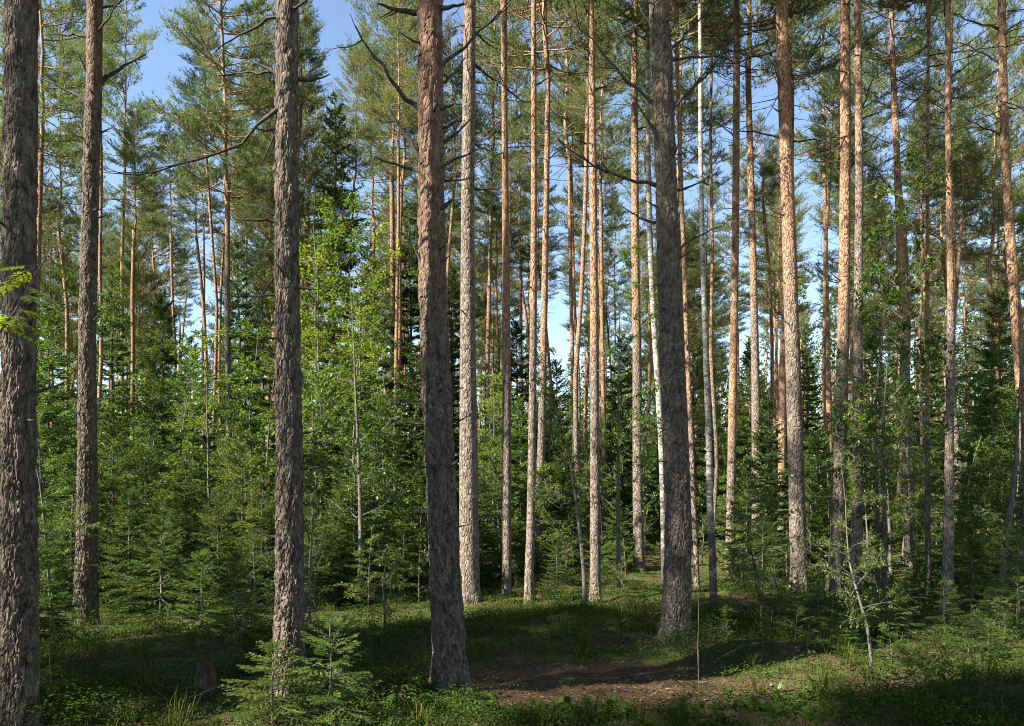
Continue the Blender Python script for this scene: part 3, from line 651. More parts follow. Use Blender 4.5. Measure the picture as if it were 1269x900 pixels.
SAP = [
 ('bowed smooth grey sapling curving out under the swaying orange pine', 750, [(1236, 748), (1244, 700), (1252, 640), (1258, 580), (1264, 500), (1267, 430)], [(430, 3), (600, 6), (748, 8)], [(560, 1240, 500, .006, .1)]),
 ('thin grey sapling tilting away from the path edge, bare low stem', 838, [(1080, 836), (1076, 795), (1068, 760), (1058, 715), (1050, 660), (1046, 600), (1040, 560)], [(560, 1.2), (700, 2.4), (836, 4.6)], [(640, 1075, 590, .003, .1), (700, 1030, 660, .003, -.1)]),
 ('crooked pale grey sapling snaking up beside the tall straight orange pine', 765, [(724, 763), (725, 720), (721, 680), (715, 630), (708, 580), (700, 540), (690, 500)], [(500, 1.5), (640, 4), (763, 6)], [(600, 735, 540, .004, .1), (560, 680, 500, .003, .2)]),
 ('thin whitish straight sapling stem by the dark straight pine with side twigs', 738, [(767, 734), (766, 600), (767, 450), (768, 380)], [(380, 2), (550, 4), (734, 6)], [(480, 790, 470, .004, .1), (560, 748, 540, .004, .1)]),
 ('dark slim twin sapling stem, straight, beside the slim pale pinkish pine', 758, [(1096, 755), (1096, 640), (1094, 530), (1100, 430), (1110, 380)], [(380, 2), (530, 4), (755, 6)], [(530, 1110, 500, .005, .1), (450, 1085, 400, .004, .1)]),
 ('dark slim twin sapling stem, leaning, beside the slim pale pinkish pine', 748, [(1087, 746), (1086, 640), (1083, 530), (1090, 440), (1100, 370), (1112, 310)], [(310, 2), (530, 4), (746, 6)], [(420, 1070, 370, .004, .1)]),
 ('forked pale dead sapling in the brush below the warm orange pine', 785, [(964, 783), (965, 745), (963, 725), (958, 712)], [(712, 2), (783, 4)], [(735, 985, 732, .005, .05), (728, 952, 700, .004, -.05)]),
 ('thin pale sapling stem near the foot of the flaky grey trunk', 788, [(385, 786), (384, 740), (386, 690), (387, 640), (392, 580)], [(580, 1.5), (786, 4)], [(700, 396, 680, .003, .1)]),
 ('little forked pale stem standing in the moss near the leaning reddish pine', 782, [(477, 780), (476, 745), (474, 730), (478, 700), (484, 660)], [(660, 1.5), (780, 3)], [(742, 470, 728, .004, .05)]),
 ('slender grey birch sapling stem rising through the spruces near the leaning pine', 745, [(446, 742), (447, 640), (444, 560), (440, 480), (438, 400), (432, 330)], [(330, 2), (560, 4), (742, 7)], [(600, 430, 560, .004, .1), (500, 460, 450, .004, .1)]),
 ('thin dead stick-like sapling in the shrubs below the grey plated pine', 870, [(867, 868), (866, 820), (866, 770), (864, 720)], [(720, .7), (868, 1.3)], []),
 ('thin dark stem crossing the brush below the warm orange pine', 790, [(944, 788), (942, 740), (935, 700), (926, 660), (936, 600)], [(600, 1), (788, 3)], [(700, 915, 690, .003, .1)]),
]
for lab, by, pts, wid, tw in SAP:
    stem_thing('bare_sapling', lab, 'sapling', by, pts, wid, M_DEAD if lab.startswith(('dark', 'thin dark')) else M_GREY, group='thin grey saplings', twig=[(a, b, c, e * 1.5, f) for a, b, c, e, f in tw], leafy='dead' not in lab)

# ------------------------------------------------------------------ undergrowth placed from the photograph
ZONES = [(80, 'the broad fissured trunk'), (230, 'the straight twiggy pine'), (440, 'the long-boughed flaky grey pine'), (605, 'the leaning reddish pine'), (700, 'the close pair of slim pines'),
         (800, 'the tall straight orange pine'), (890, 'the grey plated pine'), (1010, 'the warm orange pine'), (1095, 'the mottled and pale pines'), (1200, 'the tilted orange pine'), (9999, 'the bowed grey sapling')]
def zone(x, y):
    px = 634.5 + F_PX * x / y
    return next(n for lim, n in ZONES if px < lim)
SPOT = {0: [(SPR_SEED, .95), (SPR_MID, 2.6), (SPR_TALL, 5.5), (SPR_BIG, 13.0)], 1: [(LEAF_LOW, 1.6), (LEAF_BIG, 5.0)], 2: [(LEAF_YEL, 5.5)]}
count = {}
def undergrowth(kind, x, y, H, lab, group=None, squash=1.0):
    fam = min(SPOT[kind], key=lambda f: abs(math.log(H / f[1])))
    var = fam[0]; k = count[id(var)] = count.get(id(var), -1) + 1
    st, cr = var[k % len(var)]; s = H / fam[1]
    nm, ct = (('spruce_tree', 'spruce'), ('leafy_sapling', 'sapling'), ('leafy_sapling', 'sapling'))[kind] if H > 1.2 else (('spruce_seedling', 'spruce'), ('leafy_shrub', 'shrub'), ('leafy_shrub', 'shrub'))[kind]
    t = thing(nm, lab, ct, (x, y, g1(x, y) - .01), random.uniform(0, 6.28), group)
    part('trunk' if kind == 0 else 'stem', st, t, sc=(s, s, s)); part('crown', cr, t, sc=(s * squash, s * squash, s))
    return t
def ug(kind, px, d, topy, lab, group=None, squash=1.0):
    x = (px - 634.5) / F_PX * d; H = CAM_H + (HOR - topy) / F_PX * d
    if group:
        zn = zone(x, d)
        if H < 1.2: noun = ('small spruce seedling', 'low dark leafy shrub')[kind]; lab = '%s on the forest floor before %s' % (noun, zn)
        else: noun = ('young spruce', 'leafy sapling')[kind]; lab = '%s %s in the undergrowth beside %s' % ('head-high' if H < 2.3 else ('shoulder-thick tall' if H > 4.2 else 'tall'), noun, zn)
        lab = lab.replace('shoulder-thick tall', 'very tall'); lab = lab.replace('very tall young', 'towering slim').replace('in the undergrowth', 'among the pines') if H > 6 else lab; group = noun + ' group beside ' + zn
    return undergrowth(kind, x, d, H, lab, group, squash)

G_SL, G_SR = 'young spruces of the left thicket', 'young spruces of the right thicket'
G_LL, G_LR = 'leafy saplings of the left thicket', 'leafy saplings of the right thicket'
L_SL = 'young dark green spruce in the thicket around the long-boughed grey pine'
L_SC = 'young spruce standing between the straight slim pines'
L_SR = 'young spruce in the shrubby thicket near the warm orange pine'
L_LL = 'leafy green sapling filling the thicket beside the straight twiggy pine'
L_LC = 'leafy sapling between the straight slim pines behind the glade'
L_LR = 'leafy sapling in the thicket near the bowed grey sapling'
ug(0, 410, 5.4, 780, 'small bushy spruce growing close before the flaky grey pine', None, 1.25)
ug(0, 338, 5.3, 822, 'tiny spruce seedling at the foot of the flaky grey pine', None, 1.6)
ug(0, 150, 7.2, 795, 'low spruce seedling with one pale lit spray in the shady hollow', None, 1.5)
ug(0, 682, 13.2, 704, 'brightly lit yellowish spruce seedling in the litter by the slim pine pair')
ug(0, 292, 8.8, 690, 'knee-high spruce in deep shade behind the broken stump')
for a in [(200, 10, 640), (250, 9.8, 680), (315, 10.4, 655), (160, 12, 600), (45, 9, 620), (90, 12.5, 560), (230, 14, 560), (180, 16.5, 520), (290, 17, 500), (125, 18, 500), (325, 13, 590), (55, 14, 500), (205, 12, 610), (270, 12.2, 600), (240, 18, 440), (190, 19, 450), (140, 13, 520), (300, 13.5, 530)]:
    ug(0, *a, L_SL, G_SL)
for a in [(440, 13.5, 540), (400, 15, 470), (475, 15, 500), (515, 17, 430), (420, 13, 600), (500, 13.2, 610), (455, 17, 450), (385, 12.5, 610), (528, 14.5, 560)]:
    ug(0, *a, 'young spruce in the dense green bank between the long-boughed and leaning pines', 'young spruces between the two near pines')
ug(0, 415, 23, 128, 'tall pointed spruce rising above the saplings between the two near pines')
ug(0, 508, 26, 250, 'tall dark spruce close behind the leaning reddish pine')
ug(0, 560, 27, 330, 'tall dark spruce half hidden by the smooth pale pine')
ug(0, 295, 24, 300, 'tall dark spruce behind the bowed dead bough of the grey pine')
for a in [(612, 17, 540), (598, 15.5, 590), (645, 19, 500), (700, 22, 540), (720, 18, 620), (765, 19, 620), (690, 15.5, 660), (622, 21, 470), (668, 24, 500), (742, 16, 660)]:
    ug(0, *a, L_SC, 'young spruces between the slim pines')
for a in [(925, 15.5, 580), (952, 17, 490), (945, 13.8, 650), (1005, 15, 590), (1012, 18, 530), (1020, 13.6, 680), (1215, 14, 540), (1242, 13, 590), (1255, 15.5, 470), (1160, 16, 600), (1205, 12, 650), (1262, 11, 660), (1140, 12.8, 690), (1230, 17, 430), (975, 14.5, 640)]:
    ug(0, *a, L_SR, G_SR)
for a in [(64, 9.5, 480), (100, 14, 350), (170, 14.5, 470), (215, 15, 430), (265, 14.5, 410), (310, 16, 400), (330, 18, 420), (60, 13, 430)]:
    ug(1, *a, L_LL, G_LL)
for a in [(395, 14, 420), (462, 13.5, 460), (430, 16, 380), (520, 13, 600), (455, 12, 650)]:
    ug(1, *a, 'leafy sapling in the green bank between the long-boughed and leaning pines', 'leafy saplings between the two near pines')
for a in [(140, 24, 330), (60, 21, 380), (200, 27, 370), (235, 22, 420), (455, 25, 300), (325, 26, 330), (640, 30, 400), (770, 33, 420), (860, 31, 410), (1000, 32, 400), (1080, 27, 420), (1150, 30, 380), (1240, 24, 360), (690, 36, 450), (930, 34, 430)]:
    ug(0, *a, '', 'tall spruces')
ug(2, 400, 20, 235, 'tall yellow-green birch close behind the flaky grey trunk')
ug(2, 470, 21, 265, 'tall yellow-green birch close to the dark tall spruce')
ug(2, 410, 17, 285, 'yellow-green sunlit young birch beside the tall pointed spruce')
ug(2, 450, 18.5, 310, 'yellow-green leafy young birch near the leaning reddish pine')
ug(2, 620, 17, 455, 'thin yellow-leaved sapling by the slim pine with the flecked foot')
ug(2, 1105, 16, 400, 'yellow-green leafy sapling overlapping the tilted orange pine')
for a in [(605, 20, 470), (690, 26, 430), (655, 17, 560), (715, 24, 500), (775, 17, 650), (745, 24, 560), (800, 20, 620), (700, 16, 670), (770, 13.2, 700), (640, 14.5, 690)]:
    ug(1, *a, L_LC, 'leafy saplings between the slim pines')
for a in [(870, 20, 600), (900, 22, 580), (1000, 19, 560), (1080, 14.5, 560), (1132, 16, 400), (1190, 14, 540), (1205, 18, 470), (1255, 13.5, 500), (1225, 15, 560), (1090, 13, 660), (960, 13, 690), (920, 13.6, 690), (1060, 11.5, 690), (1120, 20, 480), (1010, 12.6, 700), (1240, 11.5, 640)]:
    ug(1, *a, L_LR, G_LR)
for a in [(900, 8.3, 765), (1000, 8.0, 775), (1050, 8.6, 745), (1105, 8.1, 765), (1150, 7.9, 775), (1200, 8.3, 755), (1245, 8.8, 745), (1130, 9.2, 735), (1185, 9.6, 725), (955, 9.2, 735), (1030, 10.0, 722), (1262, 7.7, 790), (1085, 10.2, 715), (1225, 9.9, 720), (915, 10.5, 725), (985, 8.8, 750), (1015, 11, 705)]:
    ug(1, *a, 'low dark leafy shrub on the bank above the right end of the path', 'low shrubs on the right bank', 1.25)
for a in [(880, 8.4, 775), (1040, 8.2, 765), (1170, 8.8, 735), (985, 9.4, 728), (1225, 8.1, 770), (945, 8.0, 785), (1110, 8.6, 745), (1075, 9.4, 725), (1260, 9.4, 715)]:
    ug(0, *a, 'small spruce seedling among low shrubs above the right end of the path', 'spruce seedlings on the right bank', 1.3)
for a in [(500, 10.6, 735), (430, 9.8, 755), (455, 8.5, 775), (520, 9.2, 770), (70, 8.2, 770), (110, 9, 750), (290, 7.4, 790), (205, 8.2, 775), (745, 11.6, 735), (800, 10.8, 742)]:
    ug(1, *a, 'low green shrub on the mossy floor around the near pines', 'low shrubs on the mossy floor')

# ------------------------------------------------------------------ the wood behind and around
def free(x, y, r): return all((x - a) ** 2 + (y - b) ** 2 > r * r for a, b in occupied)
def filler_pine(x, y, young, lab, group):
    occupied.append((x, y))
    t = thing('pine_tree', lab, 'pine tree', (x, y, g1(x, y)), random.uniform(0, 6.28), group)
    s = random.uniform(.72, 1.1); w = random.uniform(.6, 1.15)
    if young:
        part('trunk', random.choice(TRUNK_Y), t, sc=(w, w, s)); part('crown', random.choice(PINE_YOUNG), t, (0, 0, 5.0 * s), sc=(w, w, s))
    else:
        part('trunk', random.choice(TRUNKS), t, sc=(w, w, s)); c = random.uniform(.62, .92)
        part('crown', random.choice(PINE_OLD), t, (0, 0, 12.0 * s), (random.uniform(-.03, .03), random.uniform(-.03, .03), 0), (c, c, c * random.uniform(.95, 1.15)))
def pick_far(x, d, px):
    depth = 'just behind' if d < 30 else ('well behind' if d < 43 else 'far back behind')
    young = random.random() < (.7 if px < 330 and d < 36 else .16)
    look = 'young pine with a long feathery crown' if young else 'slender orange-stemmed pine'
    lab = '%s %s %s' % (look, depth, zone(x, d))
    filler_pine(x, d, young, lab, 'far pines ' + depth + ' ' + zone(x, d))
for k in range(4000):
    d = math.sqrt(random.uniform(19 ** 2, 58 ** 2)); px = random.uniform(-120, 1390); x = (px - 634.5) / F_PX * d
    if not free(x, d, 2.9 if d > 24 else 3.6): continue
    if any(a < px < b for a, b in ((195, 262), (380, 450), (650, 728), (990, 1040), (1120, 1160))) and d > 22: continue   # lanes left open in the wood
    pick_far(x, d, px)
    if len(occupied) > 148: break
SLIM = [straight_trunk(420 + i, 13.0, .062, .04, 1.5 + i, 5 + i) for i in range(3)]
ns = 0
for k in range(4000):
    d = random.uniform(21, 48); px = random.uniform(*random.choice(((560, 830), (840, 1260), (100, 560)))); x = (px - 634.5) / F_PX * d
    if not free(x, d, 1.7): continue
    occupied.append((x, d)); lab = 'very thin pale pine pole %s %s' % ('close behind' if d < 33 else 'deep behind', zone(x, d))
    t = thing('pine_tree', lab, 'pine tree', (x, d, g1(x, d)), random.uniform(0, 6.28), lab.replace('pole', 'poles'))
    q = random.uniform(.75, 1.05); w = random.uniform(.8, 1.3); c = random.uniform(.34, .50)
    part('trunk', random.choice(SLIM), t, sc=(w, w, q)); part('crown', random.choice(PINE_OLD), t, (0, 0, 13.0 * q), sc=(c, c, c))
    ns += 1
    if ns > 58: break
n0 = len(occupied)
for k in range(6000):                                      # the close stand on the sunward side whose crowns shade the glade
    a, c = random.uniform(8, 27), random.uniform(-1.5, 9.8)   # metres towards the sun, offset across it
    x = 1.0 - .891 * a; y = c + .51 * x
    if abs(x) < .70 * y + 2.0 or (x * x + y * y) < 9 or abs(c - 5.9) < 1.6 or not free(x, y, 2.25): continue
    filler_pine(x, y, random.random() < .15, 'tall pine of the close stand on the sunny side of the glade', 'pines on the sunny side of the glade')
    if len(occupied) - n0 > 27: break
n0 = len(occupied)
for k in range(5000):                                      # a looser wood all round
    x, y = random.uniform(-42, 34), random.uniform(-16, 36)
    c = y - .51 * x
    if abs(x) < .70 * y + 2.0 or (x * x + y * y) < 9 or (x < -5 and abs(c - 12.4) < 2.3): continue
    if not free(x, y, 3.2 if c < 9 else 7.5): continue
    filler_pine(x, y, False, 'tall pine of the loose wood around the glade', 'pines of the loose wood around the glade')
    if len(occupied) - n0 > 45: break
for k in range(110):
    d = math.sqrt(random.uniform(24 ** 2, 50 ** 2)); px = random.uniform(-60, 1330); x = (px - 634.5) / F_PX * d
    kind = random.choice((0, 1, 1)); H = random.uniform(1.8, 5.4)
    lab = ('young spruce', 'leafy sapling')[kind] + (' under the pines behind ' if d < 34 else ' in the depths of the wood behind ') + zone(x, d)
    undergrowth(kind, x, d, H, lab, lab.replace('young spruce', 'young spruces').replace('leafy sapling', 'leafy saplings'))
for k in range(46):                                        # thicket on the sunward side of the glade
    x, y = random.uniform(-16, -3.5), random.uniform(-5, 14)
    if abs(x) < .70 * y + 1.2 or abs(y - .51 * x - 5.8) < 2.0: continue
    kind = random.choice((0, 1)); undergrowth(kind, x, y, random.uniform(1.8, 4.6), ('young spruce on the sunny side of the glade', 'leafy sapling on the sunny side of the glade')[kind], ('young spruces beside the glade', 'saplings beside the glade')[kind])

# far wood that closes the view: one mass
mb = MB(); rg = np.random.default_rng(77)
for k in range(400):
    d = rg.uniform(60, 130); x = rg.uniform(-.85, .85) * d; H = rg.uniform(9, 19) + (2 if x > .13 * d else 0); r = rg.uniform(1.3, 2.2); z0 = g1(x, d)
    tube(mb, [(x, d, z0 - .1), (x + rg.normal() * .2, d, H * .5), (x + rg.normal() * .3, d, H)], [.16, .12, .03], 5, 0, np.array([0., 1, 1]))
    n = 640; u = rg.uniform(0, 1, n) ** .9; hb = H * rg.uniform(.12, .45); zz = hb + (H - hb) * u
    rad = r * np.interp(u, [0, .3, 1], [.8, 1, .12]) * np.sqrt(rg.uniform(0, 1, n)); a = rg.uniform(0, 6.28, n)
    pp = np.stack([x + rad * np.cos(a), d + rad * np.sin(a), zz], -1)
    blades(mb, pp, rg.normal(size=(n, 3)) + [0, 0, .4], rg.uniform(.3, .65, n), rg.uniform(.11, .21, n), 1, rg.uniform(.1, .9, n), rg)
for k in range(1100):
    d = rg.uniform(50, 100); x = rg.uniform(-.8, .8) * d; H = rg.uniform(3, 10); n = 130
    u = rg.uniform(0, 1, n); a = rg.uniform(0, 6.28, n); rad = H * .35 * (1 - u) ** .6 * np.sqrt(rg.uniform(0, 1, n))
    pp = np.stack([x + rad * np.cos(a), d + rad * np.sin(a), g1(x, d) + H * u], -1)
    blades(mb, pp, rg.normal(size=(n, 3)), rg.uniform(.2, .5, n), rg.uniform(.12, .25, n), 2, rg.uniform(.1, .9, n), rg)
setting('far_wood', mb.mesh('far_wood', [M_BARK, M_PINE, M_LEAF]), 'stuff', 'far pine wood closing the view behind the trunks', 'wood')

# ------------------------------------------------------------------ stump, rowans, fallen sticks, herbs
rs = np.random.default_rng(5)
sx, sy = px_ground(255, 879)
t = thing('tree_stump', 'short broken stump with a rotten reddish top in the shady moss', 'stump', (sx, sy, g1(sx, sy)))
mb = MB(); seg = 40; zs = np.concatenate([[-.08, 0, .04, .1], np.linspace(.15, .31, 8)])
ang = np.arange(seg) * 2 * np.pi / seg
jag = .022 * np.abs(np.sin(ang * 2.5 + 1)) + rs.uniform(0, .016, seg)
rings = []
for i, z in enumerate(zs):
    r = np.interp(z, [-.08, .04, .2, .31], [.15, .096, .074, .068]) * (1 + (.05 + .10 * max(0, .12 - z) / .12) * np.sin(ang * 5 + z * 9) + .03 * np.sin(ang * 17 + z * 22)) + rs.normal(scale=.0012, size=seg)
    rings.append(np.stack([r * np.cos(ang), r * np.sin(ang), np.full(seg, z) + (jag if i == len(zs) - 1 else 0)], -1))
v = np.concatenate(rings); i = np.arange(len(zs) - 1)[:, None] * seg; j = np.arange(seg)[None]; kk = (j + 1) % seg
mb.add(v, None, np.stack([i + j, i + kk, i + seg + kk, i + seg + j], -1), 0, 0.0)
part('trunk', mb.mesh('stump_trunk', [wood('stump_bark', (.03, .022, .016), (.11, .08, .055), 30, .25)]), t)
mb = MB()
rt = rings[-1] * [.97, .97, 1]; inner = np.stack([.045 * np.cos(ang), .045 * np.sin(ang), .30 + rs.uniform(0, .05, seg)], -1); low_ = np.stack([.02 * np.cos(ang), .02 * np.sin(ang), .27 + rs.uniform(0, .04, seg)], -1)
v = np.concatenate([rt, inner, low_, [[0, 0, .27]]]); qs = []
for b in (0, seg): qs.append(np.stack([b + j[0], b + kk[0], b + seg + kk[0], b + seg + j[0]], -1))
mb.add(v, np.stack([2 * seg + j[0], 2 * seg + kk[0], np.full(seg, 3 * seg)], -1), np.concatenate(qs), 0)
for k in range(26):
    a = rs.uniform(0, 6.28); r = rs.uniform(.045, .075)
    tube(mb, [(r * math.cos(a), r * math.sin(a), .22), (r * 1.04 * math.cos(a), r * 1.04 * math.sin(a), rs.uniform(.31, .345))], [.010, .004], 4, 0)
part('broken_top', mb.mesh('stump_top', [M_STUMP]), t, label='jagged reddish rotten wood')

def rowan_leaf(seed, ln, npair, w, mt):
    rng = np.random.default_rng(seed); mb = MB(); n = npair
    s = np.linspace(0, 1, 8)[:, None]; pt = np.concatenate([s * ln, s * 0, -.22 * ln * s ** 2], 1)
    tube(mb, pt, np.linspace(.0016, .0008, 8), 4, 0)
    f = np.linspace(.25, .96, n); P = np.stack([f * ln, f * 0, -.22 * ln * f ** 2], -1)
    for sd in (-1, 1):
        D = np.stack([np.full(n, .55), np.full(n, sd * 1.0), np.full(n, -.35)], -1) + rng.normal(scale=.10, size=(n, 3))
        leaves(mb, P, D, np.array([[0, 0, 1.0]]) + rng.normal(scale=.15, size=(n, 3)), ln * .36 * np.interp(f, [0, .5, 1], [.75, 1, .75]), w, 1, rng.uniform(.4, 1, n))
    leaves(mb, P[-1:] + [[.01, 0, 0]], np.array([[1.0, 0, -.4]]), np.array([[0, 0, 1.0]]), ln * .36, w, 1, .8)
    return mb.mesh('rowan_leaf', [M_GREY, mt])
RL = [rowan_leaf(60 + k, .17, 6, .021, M_LEAF) for k in range(3)]; RY = [rowan_leaf(70 + k, .19, 6, .026, M_LEAFY) for k in range(3)]
def rowan(lab, base, pts, leaf_spots, sc, meshes):
    b = np.array(base); t = thing('rowan_sapling', lab, 'rowan', base)
    mb = MB(); pl = np.array(pts) - b; tube(mb, pl, np.linspace(.010 * sc, .003 * sc, len(pl)), 6, 0); part('stem', mb.mesh('rowan_stem', [M_GREY]), t)
    for k, (p, az, s) in enumerate(leaf_spots):
        part('leaf', meshes[k % 3], t, tuple(np.array(p) - b), (random.uniform(-.25, .25), random.uniform(-.1, .35), az), (s, s, s))
d = 4.1; bx, by_ = -3.4, 3.9
rp_ = [(bx, by_, g1(bx, by_) - .05), (-3.35, 3.95, .9), (-3.0, 4.05, 1.7), (-2.72, 4.1, 2.3), tuple(pix(18, 387, d)), tuple(pix(42, 344, d)), tuple(pix(58, 318, d))]
lf = []
for px, py, az, s in [(42, 332, 2.9, .9), (40, 330, 3.5, .8), (36, 356, -.35, .95), (40, 352, .25, .85), (20, 385, -.2, .8), (18, 388, 3.2, .95), (19, 390, -.9, .7), (10, 396, 3.6, .8), (22, 384, .5, .75), (15, 392, 2.4, .8), (55, 322, .2, .75), (56, 320, 1.0, .8), (8, 392, -.1, 1.0), (0, 400, .3, .9), (30, 366, -.8, .9), (48, 338, 3.3, 1.0), (5, 398, -.6, .9)]:
    lf.append((pix(px, py, d + random.uniform(-.03, .03)), az, s))
rowan('bright yellow-green rowan twig hanging in front of the broad fissured trunk', (bx, by_, g1(bx, by_)), rp_, lf, 1.0, RY)
x0, y0 = px_ground(298, 816); z0 = g1(x0, y0); lf = []
for k in range(16):
    h = random.choice((.22, .36, .50, .60)); lf.append(((x0 + random.uniform(-.03, .03), y0, z0 + h), random.uniform(0, 6.28), random.uniform(1.0, 1.6)))
rowan('small rowan seedling with flat tiers of pale leaves behind the stump', (x0, y0, z0), [(x0, y0, z0 - .05), (x0 + .02, y0, z0 + .3), (x0 + .01, y0, z0 + .62)], lf, .6, RL)
for (px, py, n, lab) in [(1070, 775, 9, 'small rowan seedling by the leaning thin grey sapling'), (1015, 775, 8, 'small rowan seedling in the brush below the warm orange pine'), (60, 850, 10, 'dim rowan seedling at the foot of the broad fissured trunk')]:
    x0, y0 = px_ground(px, py + 30); z0 = g1(x0, y0)
    rowan(lab, (x0, y0, z0), [(x0, y0, z0 - .05), (x0 + .02, y0, z0 + .25), (x0, y0, z0 + .45)], [((x0, y0, z0 + random.choice((.2, .32, .44))), random.uniform(0, 6.28), random.uniform(.9, 1.3)) for k in range(n)], .5, RL)

for k, (a, b, lab) in enumerate([((770, 840), (832, 826), 'short dark stick lying across the brown litter'), ((600, 856), (690, 866), 'pale thin stick on the near edge of the brown path'), ((870, 806), (935, 792), 'dry fallen twig on the bank beside the grey plated pine'),
                                 ((480, 872), (520, 846), 'fallen twig in the moss near the leaning reddish pine'), ((100, 886), (185, 882), 'pale fallen branch on the mossy floor by the broad fissured trunk'), ((700, 884), (790, 874), 'slim stick on the lit needle litter in the foreground')]):
    (xa, ya), (xb, yb) = px_ground(*a), px_ground(*b); za, zb = g1(xa, ya) + .012, g1(xb, yb) + .012
    t = thing('fallen_branch', lab, 'fallen branch', (xa, ya, za), 0, 'sticks on the forest floor')
    me = dead_branch(5000 + k, (0, 0, 0), (xb - xa, yb - ya, zb - za), .009, 3, .03); part('stick', me, t)

TW = [dead_branch(5100 + k, (0, 0, .006), (.35 + .1 * k, .05 * k, .012), .005, 2, -.03) for k in range(4)]
for k in range(46):
    px, py = random.uniform(60, 1230), random.uniform(770, 898); x, y = px_ground(px, py); w = random.uniform(.5, 1.3)
    t = thing('fallen_twig', 'thin dry twig lying on the mossy forest floor', 'twig', (x, y, g1(x, y) + .008), random.uniform(0, 6.28), 'dry twigs scattered on the forest floor'); part('stick', random.choice(TW), t, sc=(w, w, w))

hm = []
for k in range(3):
    mb = MB(); s = np.linspace(0, 1, 7); w = .026 * np.sin(np.pi * np.clip(s * .93 + .07, 0, 1)) ** .8
    c = np.stack([.10 * s ** 1.3, np.zeros(7), .15 * s - .055 * s ** 3], -1)
    v = np.concatenate([c + np.array([0, 1, .35]) * w[:, None], c, c + np.array([0, -1, .35]) * w[:, None]]); qi = np.arange(6)
    mb.add(v, None, np.concatenate([np.stack([qi, qi + 1, qi + 8, qi + 7], -1), np.stack([qi + 7, qi + 8, qi + 15, qi + 14], -1)]), 0, [.35, .55, .8][k])
    hm.append(mb.mesh('broad_leaf', [M_HERB if k < 1 else M_LEAF]))
for k in range(110):
    px, py = random.choice([(random.uniform(830, 1240), random.uniform(852, 898)), (random.uniform(830, 1000), random.uniform(858, 898)), (random.uniform(760, 900), random.uniform(770, 800)), (random.uniform(660, 780), random.uniform(880, 898)), (random.uniform(420, 620), random.uniform(875, 898)), (random.uniform(180, 330), random.uniform(840, 895))])
    x, y = px_ground(px, py)
    t = thing('broad_leaf_plant', 'little broad-leaved plant of the forest floor in the foreground', 'plant', (x, y, g1(x, y) - .01), random.uniform(0, 6.28), 'broad-leaved plants on the forest floor')
    for q in range(random.randint(2, 5)):
        s = random.uniform(.5, 1.15); part('leaf', random.choice(hm[:2] if random.random() < .8 else hm[2:]), t, (0, 0, 0), (random.uniform(-.15, .15), random.uniform(-.3, .3), q * 1.7 + random.uniform(-.4, .4)), (s, s, s))

# ------------------------------------------------------------------ ground cover nobody could count
rg = np.random.default_rng(21)
def scatter(n, dmin, dmax, power=1.0):
    d = dmin * (dmax / dmin) ** (rg.uniform(0, 1, n) ** power); px = rg.uniform(-80, 1350, n)
    return (px - 634.5) / F_PX * d, d
def around_trunks(n):
    """spots close round the feet of the near trunks"""
    b = [q for q in occupied if q[1] < 14 and abs(q[0]) < .75 * q[1]]; i = rg.integers(0, len(b), n); a = rg.uniform(0, 6.28, n); r = rg.uniform(.12, .6, n) ** 1.0
    return np.array([b[k][0] for k in i]) + r * np.cos(a), np.array([b[k][1] for k in i]) + r * np.sin(a)
def grassy(x, y):
    g = .22 + .35 * np.sin(x * 1.3 + 1) * np.sin(y * 1.1 + .4) + .25 * np.sin(x * 2.9 + y * 1.7) + 1.0 * np.exp(-(((x - .8) / 1.9) ** 2 + ((y - 10.5) / 1.6) ** 2))
    return np.clip(g, 0.02, 1) * (1 - litter_mask(x, y)) ** 2
x, y = scatter(170000, 5.2, 18); keep = rg.uniform(0, 1, len(x)) < grassy(x, y) * .9; x, y = x[keep], y[keep]
n = len(x); z = gz(x, y) - .01; az = rg.uniform(0, 6.28, n); h = rg.uniform(.04, .17, n) * (.6 + .4 * grassy(x, y)); bend = rg.uniform(.5, 1.6, n) * h
dx, dy = np.cos(az), np.sin(az); w = rg.uniform(.0016, .003, n) * (.6 + y / 16)
p0 = np.stack([x, y, z], -1); p1 = p0 + np.stack([dx * bend * .3, dy * bend * .3, h * .65], -1); p2 = p0 + np.stack([dx * bend, dy * bend, h * rg.uniform(.6, .95, n)], -1)
sd = np.stack([-dy, dx, 0 * dx], -1) * w[:, None]
v = np.stack([p0 - sd, p0 + sd, p1 + sd * .8, p1 - sd * .8, p2], 1); b = np.arange(n)[:, None] * 5
mb = MB(); mb.add(v, b + [3, 2, 4], b + [0, 1, 2, 3], 0, np.repeat(np.clip(rg.beta(2, 3, n), 0, 1), 5))
nc = 260; x, y = scatter(nc, 5.3, 14); kp = litter_mask(x, y) < .3; x, y = x[kp], y[kp]; nb_ = 34
X = np.repeat(x, nb_) + rg.normal(scale=.035, size=len(x) * nb_); Y = np.repeat(y, nb_) + rg.normal(scale=.035, size=len(x) * nb_); n = len(X)
az = rg.uniform(0, 6.28, n); h = np.repeat(rg.uniform(.12, .34, len(x)), nb_) * rg.uniform(.6, 1.1, n); bend = rg.uniform(.4, 1.1, n) * h; dx, dy = np.cos(az), np.sin(az)
p0 = np.stack([X, Y, gz(X, Y) - .01], -1); p1 = p0 + np.stack([dx * bend * .35, dy * bend * .35, h * .7], -1); p2 = p0 + np.stack([dx * bend, dy * bend, h * rg.uniform(.55, .9, n)], -1)
sd = np.stack([-dy, dx, 0 * dx], -1) * rg.uniform(.0018, .0032, n)[:, None]
v = np.stack([p0 - sd, p0 + sd, p1 + sd * .8, p1 - sd * .8, p2], 1); b = np.arange(n)[:, None] * 5
mb.add(v, b + [3, 2, 4], b + [0, 1, 2, 3], 0, np.repeat(rg.beta(2, 2, n), 5))
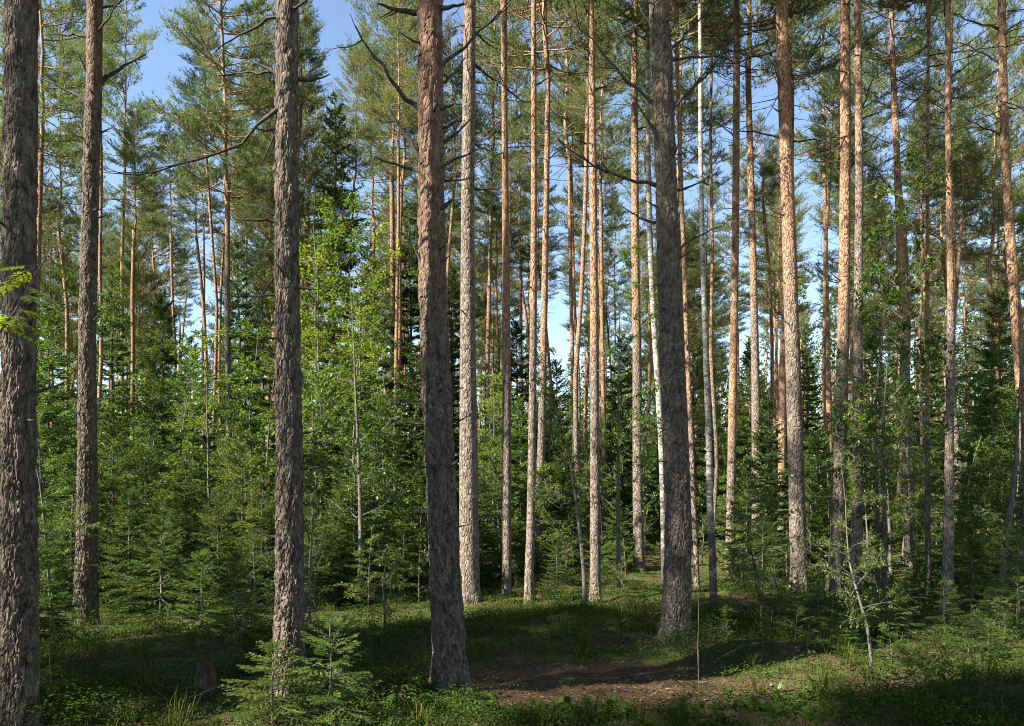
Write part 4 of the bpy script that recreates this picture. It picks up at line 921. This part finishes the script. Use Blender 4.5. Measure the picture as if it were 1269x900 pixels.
setting('grass', mb.mesh('grass', [M_GRASS]), 'stuff', 'fine soft forest grass growing on the glade floor', 'grass')

x, y = scatter(22000, 5.2, 20); keep = rg.uniform(0, 1, len(x)) < (.25 + .75 * (np.sin(x * 1.9 + 2) * np.sin(y * 1.4) > -.1)) * (1 - litter_mask(x, y)) ** 2; x, y = x[keep], y[keep]
xa, ya = around_trunks(1500); x = np.concatenate([x, xa]); y = np.concatenate([y, ya])
n = len(x); k = 11; z = gz(x, y); tall = np.clip(np.sin(x * 2.3 + 1.1 * np.sin(y * 1.9)) * np.sin(y * 2.1 + .8 * np.sin(x * 1.3)) * 1.5, 0, 1)
tall = tall * np.where((np.abs(x - .3) < 2.2) & (y < 7.6), .12, 1.0)
hh = rg.uniform(.04, .13, n) + .24 * tall * rg.uniform(.4, 1, n)
P = np.repeat(np.stack([x, y, z], -1), k, 0); H = np.repeat(hh, k); f = rg.uniform(.25, 1, n * k)
P = P + np.stack([rg.normal(scale=.05, size=n * k), rg.normal(scale=.05, size=n * k), H * f], -1)
mb = MB(); leaves(mb, P, rg.normal(size=(n * k, 3)) * [1, 1, .4], np.array([0, 0, 1.0]) + rg.normal(scale=.35, size=(n * k, 3)), rg.uniform(.018, .042, n * k), rg.uniform(.010, .022, n * k), 0, rg.beta(1.1, 1.5, n * k), True)
setting('bilberry_cover', mb.mesh('bilberry_cover', [M_HERB]), 'stuff', 'low carpet of small-leaved bilberry plants on the forest floor', 'ground cover')

x, y = scatter(80000, 5.2, 18); lm = litter_mask(x, y); keep = rg.uniform(0, 1, len(x)) < .10 + .9 * lm; x, y = x[keep], y[keep]
xa, ya = around_trunks(3000); x = np.concatenate([x, xa]); y = np.concatenate([y, ya])
n = len(x); z = gz(x, y) + rg.uniform(.002, .012, n); d = rg.normal(size=(n, 3)) * [1, 1, .15]
big = rg.uniform(0, 1, n) < .16
mb = MB(); P = np.stack([x, y, z], -1)
leaves(mb, P[big], d[big], np.array([0, 0, 1.0]) + rg.normal(scale=.3, size=(big.sum(), 3)), rg.uniform(.022, .055, big.sum()), rg.uniform(.012, .03, big.sum()), 0, rg.uniform(.1, 1, big.sum()))
blades(mb, P[~big], d[~big], rg.uniform(.03, .10, (~big).sum()), rg.uniform(.003, .007, (~big).sum()), 0, rg.uniform(0, 1, (~big).sum()), rg)
setting('needle_litter', mb.mesh('needle_litter', [M_LITTER]), 'stuff', 'fallen brown needles and dry leaves on the path', 'litter')
